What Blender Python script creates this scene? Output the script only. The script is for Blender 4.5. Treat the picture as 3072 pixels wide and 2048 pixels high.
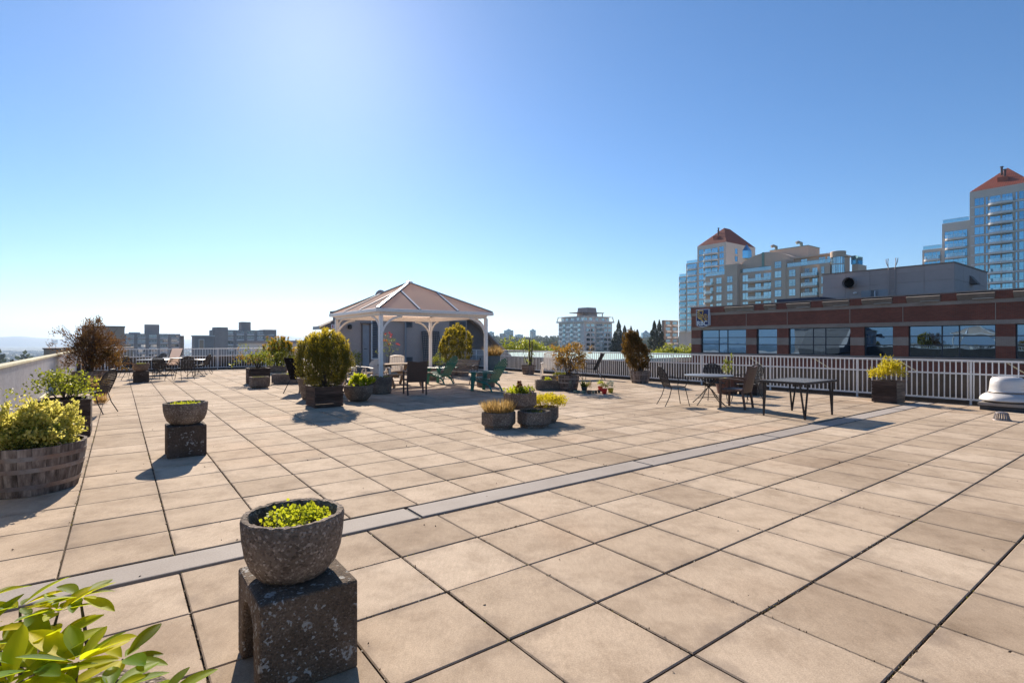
import bpy, math, random
import numpy as np
from mathutils import Vector, Matrix
R = math.radians
rnd = random.Random(11)
rng = np.random.default_rng(5)
for o in list(bpy.data.objects): bpy.data.objects.remove(o)
scene = bpy.context.scene
COL = scene.collection

# ------------------------------------------------------------------ camera, sky, sun, exposure
cam_d = bpy.data.cameras.new('camera'); cam = bpy.data.objects.new('camera', cam_d); COL.objects.link(cam)
EYE = 1.5; F = 1572.0                      # eye height over the deck; focal length in pixels of the 3072 px photograph
cam.location = (0, 0, EYE); cam.rotation_euler = (R(90), 0, 0)
cam_d.sensor_width = 36; cam_d.lens = 36*F/3072; cam_d.clip_start = 0.05; cam_d.clip_end = 60000
scene.camera = cam
SUN_AZ, SUN_EL = R(-20.7), R(31.5)         # azimuth from +Y towards +X
sun_dir = Vector((math.sin(SUN_AZ)*math.cos(SUN_EL), math.cos(SUN_AZ)*math.cos(SUN_EL), math.sin(SUN_EL)))
world = bpy.data.worlds.new('World'); scene.world = world; world.use_nodes = True
wt = world.node_tree; bg = wt.nodes['Background']
sky = wt.nodes.new('ShaderNodeTexSky'); sky.sky_type = 'NISHITA'; sky.sun_disc = False
sky.sun_elevation = SUN_EL; sky.sun_rotation = SUN_AZ; sky.altitude = 100
sky.air_density = 1.0; sky.dust_density = 0.22; sky.ozone_density = 6
hs = wt.nodes.new('ShaderNodeHueSaturation'); hs.inputs['Saturation'].default_value = 1.1
wt.links.new(sky.outputs[0], hs.inputs['Color']); wt.links.new(hs.outputs[0], bg.inputs[0]); bg.inputs[1].default_value = 0.051
sun_l = bpy.data.lights.new('sun', 'SUN'); sun_l.energy = 3.3; sun_l.angle = R(0.53); sun_l.color = (1, 0.88, 0.74)
sun_o = bpy.data.objects.new('sun', sun_l); COL.objects.link(sun_o)
sun_o.rotation_euler = sun_dir.to_track_quat('Z', 'Y').to_euler()
vs = scene.view_settings; vs.view_transform = 'Standard'; vs.look = 'None'; vs.gamma = 1; vs.use_curve_mapping = False
vs.exposure = 1.42
scene.render.resolution_x = 1024; scene.render.resolution_y = 682
try:
    scene.cycles.transparent_max_bounces = 24; scene.cycles.max_bounces = 8
except Exception: pass

# ------------------------------------------------------------------ places: deck axes u (right, away) and v (left, away)
ANG = math.atan2(0.6, 0.8)
def UV(u, v, z=0): return Vector((.8*u-.6*v, .6*u+.8*v, z))
def G(px, py):                              # measured floor point of the photograph, metres
    y = F*EYE/(py-1024.0); return Vector(((px-1536)/F*y, y, 0))
def D(px, y): return Vector(((px-1536)/F*y, y, 0))
def onU(px, py, U):                         # (v, z) on a wall of constant u
    k = (px-1536)/F; y = U/(.8*k+.6); return y*(.8-.6*k), EYE+(1024-py)*y/F
def onV(px, py, V):                         # (u, z) on a wall of constant v
    k = (px-1536)/F; y = V/(.8-.6*k); return y*(.8*k+.6), EYE+(1024-py)*y/F
def vU(px, U): return onU(px, 1024, U)[0]
def uv_of(p): return .8*p.x+.6*p.y, -.6*p.x+.8*p.y

# ------------------------------------------------------------------ mesh builder
class MB:
    def __init__(s): s.v = []; s.f = []
    def add(s, vs_, fs):
        b = len(s.v); s.v += [tuple(x) for x in vs_]; s.f += [tuple(b+i for i in f) for f in fs]; return s
    def box(s, x0, x1, y0, y1, z0, z1):
        return s.add([(x0,y0,z0),(x1,y0,z0),(x1,y1,z0),(x0,y1,z0),(x0,y0,z1),(x1,y0,z1),(x1,y1,z1),(x0,y1,z1)],
                     [(0,3,2,1),(4,5,6,7),(0,1,5,4),(1,2,6,5),(2,3,7,6),(3,0,4,7)])
    def cbox(s, c, sx, sy, sz): return s.box(c[0]-sx/2, c[0]+sx/2, c[1]-sy/2, c[1]+sy/2, c[2]-sz/2, c[2]+sz/2)
    def bar(s, p, q, w, h, up=(0,0,1)):     # rectangular bar, w sideways, h along up
        p = Vector(p); q = Vector(q); d = (q-p).normalized(); upv = Vector(up)
        if abs(d.dot(upv)) > .98: upv = Vector((0,1,0))
        a = d.cross(upv).normalized()*w/2; b = a.cross(d).normalized()*h/2
        return s.add([p-a-b,p+a-b,p+a+b,p-a+b,q-a-b,q+a-b,q+a+b,q-a+b],
                     [(0,1,2,3),(7,6,5,4),(0,4,5,1),(1,5,6,2),(2,6,7,3),(3,7,4,0)])
    def tube(s, pts, r, n=6, cap=True):
        pts = [Vector(p) for p in pts]; rs = r if isinstance(r, (list, tuple)) else [r]*len(pts)
        b0 = len(s.v); nrm = None
        for i, p in enumerate(pts):
            d = (pts[min(i+1, len(pts)-1)]-pts[max(i-1, 0)]).normalized()
            if nrm is None:
                nrm = d.cross(Vector((0,0,1)))
                if nrm.length < .05: nrm = d.cross(Vector((1,0,0)))
            nrm = (nrm-d*nrm.dot(d)).normalized(); bn = d.cross(nrm)
            for k in range(n):
                a = 2*math.pi*k/n; s.v.append(tuple(p+(nrm*math.cos(a)+bn*math.sin(a))*rs[i]))
        for i in range(len(pts)-1):
            for k in range(n):
                s.f.append((b0+i*n+k, b0+i*n+(k+1)%n, b0+(i+1)*n+(k+1)%n, b0+(i+1)*n+k))
        if cap:
            s.f.append(tuple(b0+k for k in reversed(range(n)))); s.f.append(tuple(b0+(len(pts)-1)*n+k for k in range(n)))
        return s
    def lathe(s, prof, n=24, c=(0,0), ph=0, sx=1, sy=1, wob=0):
        b0 = len(s.v)
        for r, z in prof:
            for k in range(n):
                a = 2*math.pi*(k+ph)/n; w = 1+wob*math.sin(3*a+1)+wob*.6*math.sin(5*a)
                s.v.append((c[0]+r*sx*w*math.cos(a), c[1]+r*sy*w*math.sin(a), z))
        for i in range(len(prof)-1):
            for k in range(n):
                s.f.append((b0+i*n+k, b0+i*n+(k+1)%n, b0+(i+1)*n+(k+1)%n, b0+(i+1)*n+k))
        s.f.append(tuple(b0+k for k in reversed(range(n)))); m = len(prof)-1
        s.f.append(tuple(b0+m*n+k for k in range(n))); return s
    def prism(s, poly, z0, z1):
        n = len(poly); b = [(x, y, z0) for x, y in poly]+[(x, y, z1) for x, y in poly]
        return s.add(b, [tuple(reversed(range(n))), tuple(range(n, 2*n))]+[(i, (i+1)%n, n+(i+1)%n, n+i) for i in range(n)])
    def plate(s, pts, t):                   # flat polygon in space with thickness t
        pts = [Vector(p) for p in pts]; nn = (pts[1]-pts[0]).cross(pts[-1]-pts[0]).normalized()*t; n = len(pts)
        return s.add(pts+[p-nn for p in pts], [tuple(range(n)), tuple(reversed(range(n, 2*n)))]+[(i, n+i, n+(i+1)%n, (i+1)%n) for i in range(n)])
    def mesh(s, name, mat, smooth=False):
        m = bpy.data.meshes.new(name); m.from_pydata(s.v, [], s.f)
        for mm in (mat if isinstance(mat, (list, tuple)) else [mat]): m.materials.append(mm)
        if smooth:
            m.polygons.foreach_set('use_smooth', [True]*len(m.polygons))
            try: m.set_sharp_from_angle(angle=R(38))
            except Exception: pass
        m.update(); return m
    def build(s, name, mat, parent=None, smooth=False, bevel=0, loc=None, rz=0):
        o = inst(name, s.mesh(name, mat, smooth), parent, loc, rz)
        if bevel:
            b = o.modifiers.new('bevel', 'BEVEL'); b.width = bevel; b.segments = 2; b.limit_method = 'ANGLE'
        return o
def inst(name, mesh, parent=None, loc=None, rz=0, rot=None, sc=None):
    o = bpy.data.objects.new(name, mesh); COL.objects.link(o); o.parent = parent
    if loc is not None: o.location = loc
    o.rotation_euler = rot if rot else (0, 0, rz)
    if sc: o.scale = sc
    return o
def tag(o, label=None, cat=None, group=None, kind=None):
    if label: o['label'] = label
    if cat: o['category'] = cat
    if group: o['group'] = group
    if kind: o['kind'] = kind
    return o
def thing(name, label, cat, loc=(0,0,0), rz=0, group=None):
    return tag(inst(name, None, None, loc, rz), label, cat, group)
def tree_copy(o, parent=None):
    c = o.copy(); COL.objects.link(c); c.parent = parent
    for ch in [x for x in o.children]: tree_copy(ch, c)
    return c
def dup(o, label, loc, rz=0, sc=None):
    c = tree_copy(o); c['label'] = label; c.location = loc; c.rotation_euler = (0, 0, rz)
    if sc: c.scale = sc
    return c
def curve(p, q, bulge, n=7, axis=(0,0,1)):  # arc-like polyline
    p = Vector(p); q = Vector(q); a = Vector(axis)
    return [p.lerp(q, t/(n-1))+a*bulge*math.sin(math.pi*t/(n-1)) for t in range(n)]

# ------------------------------------------------------------------ vectorised leaves
def unit(a): return a/np.maximum(np.linalg.norm(a, axis=1, keepdims=True), 1e-9)
def leafmesh(name, P, Dr, L, W, mat, parent=None, fold=.18, loc=None, widest=.5, rounded=False):
    P = np.asarray(P, float); Dr = unit(np.asarray(Dr, float)); n = len(P)
    L = np.broadcast_to(np.asarray(L, float), (n,))[:, None]; W = np.broadcast_to(np.asarray(W, float), (n,))[:, None]
    S = unit(np.cross(Dr, rng.normal(size=(n, 3)))); N = np.cross(S, Dr)
    if rounded:
        V = np.empty((n, 6, 3)); V[:, 0] = P; V[:, 3] = P+Dr*L-N*L*.12
        for i, q, sg in ((1, .28, 1), (2, .74, 1), (4, .74, -1), (5, .28, -1)): V[:, i] = P+Dr*L*q+sg*S*W/2+N*W*fold
        nv = 6; tri = np.array([0,1,2,0,2,3,0,3,4,0,4,5]); nt_ = 4
        return _leafobj(name, V, tri, n, nv, nt_, mat, parent, loc)
    V = np.empty((n, 4, 3)); V[:, 0] = P
    V[:, 1] = P+Dr*L*widest+S*W/2+N*W*fold; V[:, 2] = P+Dr*L-N*L*.08; V[:, 3] = P+Dr*L*widest-S*W/2+N*W*fold
    return _leafobj(name, V, np.array([0,1,2,0,2,3]), n, 4, 2, mat, parent, loc)
def _leafobj(name, V, tri, n, nv, nt_, mat, parent, loc):
    m = bpy.data.meshes.new(name); m.vertices.add(nv*n); m.vertices.foreach_set('co', V.reshape(-1))
    idx = (np.arange(n)[:, None]*nv+tri).reshape(-1).astype(np.int32); k = nt_*n
    m.loops.add(3*k); m.loops.foreach_set('vertex_index', idx)
    m.polygons.add(k); m.polygons.foreach_set('loop_start', np.arange(0, 3*k, 3, dtype=np.int32))
    try: m.polygons.foreach_set('loop_total', np.full(k, 3, dtype=np.int32))
    except Exception: pass
    m.update(calc_edges=True); m.validate(); m.materials.append(mat)
    return inst(name, m, parent, loc)
def dirs(n, zmin=-1.0):
    z = rng.uniform(zmin, 1, n); a = rng.uniform(0, 2*math.pi, n); r = np.sqrt(1-z*z)
    return np.stack([r*np.cos(a), r*np.sin(a), z], 1)
def lumps(d, amp, fr=4):
    ph = rng.uniform(0, 6.28, (4, 3)); w = rng.normal(size=(4, 3))*fr; o = np.zeros(len(d))
    for i in range(4): o += np.sin(d@w[i]+ph[i, 0])
    return 1+amp*o/2
def clumps(n, c, r, per, spread, shell=.75, lump=.15, zmin=-.6, fr=4):
    """clump centres in a lumpy ellipsoid, then `per` points round each; returns points, outward directions"""
    d = dirs(n, zmin); rad = (shell+(1-shell)*rng.random(n))*lumps(d, lump, fr)
    C = np.array(c)+d*rad[:, None]*np.array(r)
    P = np.repeat(C, per, 0)+rng.normal(size=(n*per, 3))*spread
    return P, np.repeat(unit(d*np.array(r)[::-1].mean()), per, 0)

# ------------------------------------------------------------------ materials (procedural)
def newmat(name):
    m = bpy.data.materials.new(name); m.use_nodes = True; t = m.node_tree
    return m, t, t.nodes['Principled BSDF'], t.nodes['Material Output']
def nd(t, typ, props=None, **ins):
    n = t.nodes.new('ShaderNode'+typ)
    for k, v in (props or {}).items(): setattr(n, k, v)
    for k, v in ins.items():
        key = int(k[1:]) if k[0] == 'i' and k[1:].isdigit() else k.replace('_', ' ')
        s = n.inputs[key]
        if isinstance(v, bpy.types.NodeSocket): t.links.new(v, s)
        else: s.default_value = v
    return n
def c4(c): return (c[0], c[1], c[2], 1)
def ramp(t, fac, stops):
    n = nd(t, 'ValToRGB', i0=fac); e = n.color_ramp.elements
    while len(e) < len(stops): e.new(.5)
    for el, (p, c) in zip(e, stops): el.position = p; el.color = c4(c)
    return n.outputs[0]
def mixc(t, fac, a, b, mode='MIX'):
    n = nd(t, 'MixRGB', {'blend_type': mode})
    for s, v in zip(n.inputs, (fac, a, b)):
        if isinstance(v, bpy.types.NodeSocket): t.links.new(v, s)
        else: s.default_value = c4(v) if isinstance(v, (tuple, list)) else v
    return n.outputs[0]
def math_(t, op, a, b=0.0): return nd(t, 'Math', {'operation': op}, i0=a, i1=b).outputs[0]
def coords(t, scale=(1,1,1), shift=True, world=False):
    v = nd(t, 'NewGeometry').outputs['Position'] if world else nd(t, 'TexCoord').outputs['Object']
    mp = nd(t, 'Mapping', Vector=v); mp.inputs['Scale'].default_value = scale
    if shift and not world:
        r = nd(t, 'ObjectInfo').outputs['Random']; t.links.new(math_(t, 'MULTIPLY', r, 37.0), mp.inputs['Location'])
    return mp.outputs[0]
def noise(t, v, sc, detail=4, rough=.55): return nd(t, 'TexNoise', Vector=v, Scale=sc, Detail=detail, Roughness=rough).outputs[0]
def bump(t, b, h, strength, dist=.01):
    n = nd(t, 'Bump', Height=h, Strength=strength, Distance=dist); t.links.new(n.outputs[0], b.inputs['Normal'])
def surf(name, c1, c2=None, sc=6, rough=.75, stretch=(1,1,1), bs=.3, bsc=60, metal=0, c3=None, spec=.4, objvar=.12):
    """two or three-tone weathered surface"""
    m, t, b, o = newmat(name); c2 = c2 or tuple(x*.75 for x in c1)
    v = coords(t, stretch); n = noise(t, v, sc, 6, .62)
    st = [(.33, c2), (.66, c1)] if c3 is None else [(.3, c2), (.52, c1), (.75, c3)]
    col = ramp(t, n, st)
    fine = noise(t, v, bsc, 3); col = mixc(t, .35, col, ramp(t, fine, [(.3, (.6,.6,.6)), (.7, (1.25,1.25,1.25))]), 'MULTIPLY')
    r = nd(t, 'ObjectInfo').outputs['Random']
    col = mixc(t, 1, col, ramp(t, r, [(0, (1-objvar,)*3), (1, (1+objvar,)*3)]), 'MULTIPLY')
    t.links.new(col, b.inputs['Base Color']); b.inputs['Roughness'].default_value = rough; b.inputs['Metallic'].default_value = metal
    b.inputs['Specular IOR Level'].default_value = spec
    if bs: bump(t, b, fine, bs, .004)
    return m
def plain(name, c, rough=.5, metal=0, spec=.5):
    m, t, b, o = newmat(name); b.inputs['Base Color'].default_value = c4(c); b.inputs['Roughness'].default_value = rough
    b.inputs['Metallic'].default_value = metal; b.inputs['Specular IOR Level'].default_value = spec; return m
def leafmat(name, stops, trans, tfac=.45, rough=.5, spec=.3):
    m, t, b, o = newmat(name)
    isl = nd(t, 'NewGeometry').outputs['Random Per Island']; col = ramp(t, isl, stops)
    t.links.new(col, b.inputs['Base Color']); b.inputs['Roughness'].default_value = rough; b.inputs['Specular IOR Level'].default_value = spec
    tcol = mixc(t, .5, col, trans); tr = nd(t, 'BsdfTranslucent', Color=tcol)
    mx = nd(t, 'MixShader', i0=tfac, i1=b.outputs[0], i2=tr.outputs[0]); t.links.new(mx.outputs[0], o.inputs[0]); return m
def aggregate(name, base, dark, light, sc=70, lichen=0.0, lcol=(.42,.42,.4)):
    m, t, b, o = newmat(name); v = coords(t)
    vo = nd(t, 'TexVoronoi', Vector=v, Scale=sc); pe = nd(t, 'SeparateColor', Color=vo.outputs['Color']).outputs[0]
    col = ramp(t, pe, [(.0, dark), (.45, base), (.8, base), (1, light)])
    big = noise(t, v, 4, 5, .6); col = mixc(t, .8, col, ramp(t, big, [(.3, (.5,.46,.42)), (.7, (1.25,1.2,1.15))]), 'MULTIPLY')
    if lichen:                                  # pale round lichen spots, denser in patches
        wv = mixc(t, .10, v, nd(t, 'TexNoise', Vector=v, Scale=30.0).outputs['Color'])
        for sc_, th in ((17, .30), (34, .34)):
            v2 = nd(t, 'TexVoronoi', Vector=wv, Scale=sc_); r2 = nd(t, 'SeparateColor', Color=v2.outputs['Color']).outputs[1]
            patch = math_(t, 'ADD', noise(t, v, 5, 3), math_(t, 'MULTIPLY', r2, .45))
            k = math_(t, 'MULTIPLY', ramp(t, v2.outputs['Distance'], [(th*.75, (.75,.75,.75)), (th, (0,0,0))]), ramp(t, patch, [(.90-lichen, (0,0,0)), (.93-lichen, (1,1,1))]))
            col = mixc(t, k, col, lcol)
    t.links.new(col, b.inputs['Base Color']); b.inputs['Roughness'].default_value = .9; b.inputs['Specular IOR Level'].default_value = .25
    h = math_(t, 'ADD', math_(t, 'MULTIPLY', vo.outputs['Distance'], -1.0), noise(t, v, 40, 3)); bump(t, b, h, .8, .006); return m

def slab_material():
    m, t, b, o = newmat('paving_concrete')
    w = coords(t, world=True); rp = nd(t, 'NewGeometry').outputs['Random Per Island']; ro = nd(t, 'ObjectInfo').outputs['Random']
    k = math_(t, 'FRACT', math_(t, 'ADD', math_(t, 'MULTIPLY', rp, 7.31), math_(t, 'MULTIPLY', ro, 3.77)))
    col = ramp(t, k, [(0, (.385,.30,.216)), (.3, (.445,.352,.258)), (.7, (.48,.381,.281)), (1, (.53,.43,.325))])
    big = noise(t, w, .55, 6, .62); col = mixc(t, .75, col, ramp(t, big, [(.3, (.66,.61,.56)), (.5, (1,.98,.96)), (.72, (1.12,1.1,1.07))]), 'MULTIPLY')
    mid = noise(t, w, 3.2, 7, .68); col = mixc(t, .6, col, ramp(t, mid, [(.3, (.58,.54,.5)), (.52, (1,1,1)), (.75, (1.14,1.14,1.14))]), 'MULTIPLY')
    brush = noise(t, coords(t, (9, 2.5, 1), world=True), 5, 5, .6); col = mixc(t, .28, col, ramp(t, brush, [(.35, (.72,.72,.72)), (.65, (1.12,1.12,1.12))]), 'MULTIPLY')
    fine = noise(t, w, 160, 2, .6); col = mixc(t, .45, col, ramp(t, fine, [(.3, (.5,.5,.5)), (.7, (1.3,1.3,1.3))]), 'MULTIPLY')
    uv = nd(t, 'UVMap'); uv.uv_map = 'slab'; sx = nd(t, 'SeparateXYZ', Vector=uv.outputs[0])
    ex = math_(t, 'ABSOLUTE', math_(t, 'SUBTRACT', sx.outputs[0], .5)); ey = math_(t, 'ABSOLUTE', math_(t, 'SUBTRACT', sx.outputs[1], .5))
    wob = noise(t, w, 2.6, 6, .65); edge = math_(t, 'ADD', math_(t, 'MAXIMUM', ex, ey), math_(t, 'MULTIPLY', math_(t, 'SUBTRACT', wob, .5), .9))
    amt = math_(t, 'FRACT', math_(t, 'MULTIPLY', k, 5.7))
    em = math_(t, 'MULTIPLY', ramp(t, edge, [(.40, (0,0,0)), (.62, (.85,.85,.85))]), math_(t, 'ADD', math_(t, 'MULTIPLY', amt, .75), .2))
    col = mixc(t, em, col, (.20,.155,.12))
    rustn = noise(t, w, .35, 3, .5); col = mixc(t, ramp(t, rustn, [(.56, (0,0,0)), (.72, (.35,.35,.35))]), col, mixc(t, 1, col, (1.0,.80,.66), 'MULTIPLY'))
    # small dark stains and pale chips
    st = noise(t, w, 1.7, 8, .72); col = mixc(t, ramp(t, st, [(.61, (0,0,0)), (.75, (.5,.5,.5))]), col, (.17,.13,.10))
    vo = nd(t, 'TexVoronoi', Vector=w, Scale=26); sp = ramp(t, vo.outputs['Distance'], [(.03, (.6,.6,.6)), (.07, (0,0,0))])
    pick = nd(t, 'SeparateColor', Color=vo.outputs['Color']).outputs[0]
    col = mixc(t, math_(t, 'MULTIPLY', sp, ramp(t, pick, [(.80, (0,0,0)), (.82, (1,1,1))])), col, (.7,.66,.6))
    t.links.new(col, b.inputs['Base Color']); b.inputs['Roughness'].default_value = .9; b.inputs['Specular IOR Level'].default_value = .12
    bump(t, b, math_(t, 'ADD', fine, math_(t, 'MULTIPLY', brush, .6)), .35, .003); return m

def poly_material():
    m, t, b, o = newmat('bronze_polycarbonate'); v = nd(t, 'TexCoord').outputs['Object']
    wv = nd(t, 'TexWave', {'wave_type': 'BANDS', 'bands_direction': 'DIAGONAL'}, Vector=v, Scale=14.0)
    col = mixc(t, .25, (.98,.90,.83), ramp(t, wv.outputs[1], [(0, (.9,.79,.71)), (1, (.98,.93,.88))]))
    tl = nd(t, 'BsdfTranslucent', Color=col); di = nd(t, 'BsdfDiffuse', Color=col); tp = nd(t, 'BsdfTransparent', Color=c4((.64,.46,.35)))
    gl = nd(t, 'BsdfGlossy', Roughness=.12)
    a = nd(t, 'MixShader', i0=.22, i1=tl.outputs[0], i2=di.outputs[0]); a = nd(t, 'MixShader', i0=.20, i1=a.outputs[0], i2=tp.outputs[0])
    a = nd(t, 'MixShader', i0=.05, i1=a.outputs[0], i2=gl.outputs[0]); t.links.new(a.outputs[0], o.inputs[0]); return m

def glass_material(name, tint, dark, refl=.7, wav=.0, wsc=.6):
    m, t, b, o = newmat(name); gl = nd(t, 'BsdfGlossy', Color=c4(tint), Roughness=.01); di = nd(t, 'BsdfDiffuse', Color=c4(dark))
    r = nd(t, 'ObjectInfo').outputs['Random']
    k = math_(t, 'ADD', math_(t, 'MULTIPLY', r, .25), refl-.12)
    mx = nd(t, 'MixShader', i0=k, i1=di.outputs[0], i2=gl.outputs[0]); t.links.new(mx.outputs[0], o.inputs[0])
    if wav:
        v = coords(t, (1,1,1), world=True); n = noise(t, v, wsc, 2); bp = nd(t, 'Bump', Height=n, Strength=1.0, Distance=wav); t.links.new(bp.outputs[0], gl.inputs['Normal'])
    return m
def guard_glass(name, tint=(.55,.75,.78)):
    m, t, b, o = newmat(name); tp = nd(t, 'BsdfTransparent', Color=c4(tint)); gl = nd(t, 'BsdfGlossy', Color=c4((.9,.95,1)), Roughness=.05)
    mx = nd(t, 'MixShader', i0=.35, i1=tp.outputs[0], i2=gl.outputs[0]); t.links.new(mx.outputs[0], o.inputs[0]); return m

def brick_material(name, a, b2, mortar, plane='v'):
    m, t, b, o = newmat(name); s = nd(t, 'SeparateXYZ', Vector=nd(t, 'TexCoord').outputs['Object'])
    cv = nd(t, 'CombineXYZ', X=math_(t, 'ADD', s.outputs[0], s.outputs[1]), Y=s.outputs[2])
    br = nd(t, 'TexBrick', Vector=cv.outputs[0], Scale=1.0, Mortar_Size=.008, Brick_Width=.22, Row_Height=.076, Bias=0.0)
    br.inputs['Color1'].default_value = c4(a); br.inputs['Color2'].default_value = c4(b2); br.inputs['Mortar'].default_value = c4(mortar)
    n = noise(t, cv.outputs[0], .8, 5); col = mixc(t, .6, br.outputs[0], ramp(t, n, [(.3, (.7,.68,.66)), (.7, (1.15,1.12,1.1))]), 'MULTIPLY')
    t.links.new(col, b.inputs['Base Color']); b.inputs['Roughness'].default_value = .85
    bump(t, b, math_(t, 'MULTIPLY', br.outputs[1], -1.0), .5, .006); return m

def corrugated_tile(name, c1, c2):
    m, t, b, o = newmat(name); v = nd(t, 'TexCoord').outputs['Object']; n = noise(t, v, .6, 5)
    col = ramp(t, n, [(.3, c2), (.7, c1)]); s = nd(t, 'SeparateXYZ', Vector=v)
    t.links.new(col, b.inputs['Base Color']); b.inputs['Roughness'].default_value = .7; return m

def wood_grain(name, c1, c2, sc=3, stretch=(1,1,14), rough=.85, c3=None): return surf(name, c1, c2, sc=sc, stretch=stretch, rough=rough, bs=.5, bsc=30, c3=c3, spec=.2, objvar=.28)

M = {}
M['slab'] = slab_material()
M['dirt'] = surf('joint_dirt', (.11,.078,.05), (.05,.036,.025), sc=20, c3=(.15,.12,.06), bs=1, bsc=120, rough=1)
M['strip'] = surf('galvanised_sheet', (.37,.328,.29), (.32,.28,.245), sc=2, rough=.75, bs=.1, bsc=90, metal=.0, spec=.08)
M['membrane'] = surf('roof_membrane', (.06,.058,.06), (.035,.034,.036), sc=5)
M['corr'] = surf('corrugated_white_sheet', (.80,.78,.75), (.68,.66,.64), sc=2.2, rough=.55, bs=.1, bsc=40, stretch=(1,1,.35))
M['cap'] = surf('weathered_cream_timber', (.62,.57,.42), (.42,.38,.22), sc=5, stretch=(1,.3,1), rough=.8)
M['rail'] = surf('white_rail_paint', (.92,.88,.83), (.86,.82,.77), sc=8, rough=.45, bs=.05)
M['parapet'] = surf('dark_parapet_render', (.09,.075,.066), (.062,.052,.046), sc=2.5, rough=.9)
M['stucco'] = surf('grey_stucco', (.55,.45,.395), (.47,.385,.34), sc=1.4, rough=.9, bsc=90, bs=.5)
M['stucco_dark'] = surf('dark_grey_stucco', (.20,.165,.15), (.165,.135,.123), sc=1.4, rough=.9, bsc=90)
M['louvre'] = plain('louvre_paint', (.16,.15,.15), .5)
M['void'] = plain('dark_void', (.012,.012,.014), .9, 0, 0.0)
M['door'] = surf('pale_grey_door_paint', (.36,.37,.39), (.31,.32,.34), sc=2, rough=.45, bs=.05)
M['white'] = surf('white_powder_coat', (.90,.85,.80), (.84,.79,.74), sc=5, rough=.4, bs=.03)
M['alu'] = plain('brushed_aluminium', (.62,.62,.64), .33, 1)
M['spun'] = surf('spun_aluminium', (.62,.59,.56), (.52,.50,.48), sc=3, stretch=(1,1,8), rough=.5, metal=.35, bs=.05)
M['poly'] = poly_material()
M['agg'] = aggregate('exposed_aggregate', (.20,.16,.128), (.11,.088,.07), (.42,.36,.31), 95)
M['agg_warm'] = aggregate('warm_exposed_aggregate', (.25,.18,.135), (.13,.095,.075), (.46,.38,.31), 95)
M['ped'] = aggregate('old_lichen_concrete', (.145,.11,.08), (.085,.064,.048), (.24,.19,.15), 150, lichen=.13)
M['ped_plain'] = aggregate('old_brown_concrete', (.10,.078,.062), (.06,.046,.037), (.17,.14,.11), 150, lichen=.03)
M['soil'] = surf('potting_soil', (.055,.036,.022), (.025,.017,.012), sc=25, bs=1, bsc=90, rough=1)
M['stave'] = wood_grain('grey_barrel_oak', (.17,.135,.115), (.035,.027,.023), sc=3.4, stretch=(5,5,.8), c3=(.36,.31,.27))
M['hoop'] = surf('galvanised_hoop', (.25,.245,.25), (.20,.13,.10), sc=4, rough=.5, metal=.4, bs=.1)
M['plank'] = wood_grain('dark_planter_plank', (.095,.066,.052), (.045,.032,.027), sc=3, stretch=(1,1,5))
M['plank_pale'] = wood_grain('pale_planter_end', (.23,.19,.15), (.10,.08,.07), sc=3, stretch=(1,1,5))
M['black'] = surf('black_wrought_metal', (.05,.043,.04), (.032,.028,.026), sc=12, rough=.6, bs=.05, spec=.25)
M['topmetal'] = surf('grey_mesh_table_top', (.20,.20,.195), (.165,.165,.16), sc=8, rough=.35)
def frosted():
    m, t, b, o = newmat('frosted_table_glass'); tp = nd(t, 'BsdfTransparent', Color=c4((.6,.58,.55))); b.inputs['Base Color'].default_value = (.30,.29,.27,1); b.inputs['Roughness'].default_value = .25
    mx = nd(t, 'MixShader', i0=.6, i1=tp.outputs[0], i2=b.outputs[0]); t.links.new(mx.outputs[0], o.inputs[0]); return m
M['tinted'] = frosted()
M['wicker'] = surf('brown_wicker', (.13,.075,.052), (.07,.041,.03), sc=45, stretch=(1,1,2.5), rough=.55, bs=.9, bsc=110)
M['sling'] = leafmat('pale_sling_fabric', [(0,(.72,.62,.56)),(1,(.72,.62,.56))], (.95,.85,.78), .6)
M['green'] = surf('green_resin', (.018,.17,.125), (.014,.135,.10), sc=5, rough=.38, bs=.03, spec=.5)
M['wplast'] = leafmat('white_resin', [(0,(.82,.77,.70)),(1,(.86,.81,.75))], (.95,.90,.82), .35)
M['wplast_dirty'] = surf('aged_white_resin', (.66,.60,.53), (.54,.49,.43), sc=6, rough=.5, bs=.03)
M['table_wood'] = wood_grain('weathered_table_timber', (.27,.20,.14), (.14,.10,.075), sc=2.5, stretch=(1,6,6), c3=(.36,.26,.17))
M['bench_wood'] = wood_grain('grey_bench_slat', (.26,.22,.19), (.15,.125,.11), sc=2.5, stretch=(1,6,6))
M['iron'] = surf('black_cast_iron', (.035,.035,.038), (.022,.022,.024), sc=14, rough=.5, bs=.2)
M['trellis'] = surf('grey_trellis_timber', (.15,.135,.125), (.10,.09,.085), sc=8)
M['terracotta'] = surf('dark_clay', (.13,.06,.045), (.075,.035,.03), sc=6)
M['red'] = plain('red_glaze', (.55,.012,.012), .3)
M['olive'] = plain('olive_glaze', (.30,.27,.015), .35)
M['celadon'] = plain('celadon_glaze', (.16,.24,.19), .35)
M['navy'] = plain('dark_teal_glaze', (.012,.035,.045), .35)
M['bluepot'] = surf('blue_grey_pot', (.10,.15,.17), (.075,.11,.13), sc=5)
M['bark'] = surf('bark', (.085,.06,.045), (.04,.028,.022), sc=14, stretch=(1,1,.4), bs=.6)
M['twig'] = surf('pale_twig', (.17,.12,.085), (.09,.06,.045), sc=14)
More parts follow.
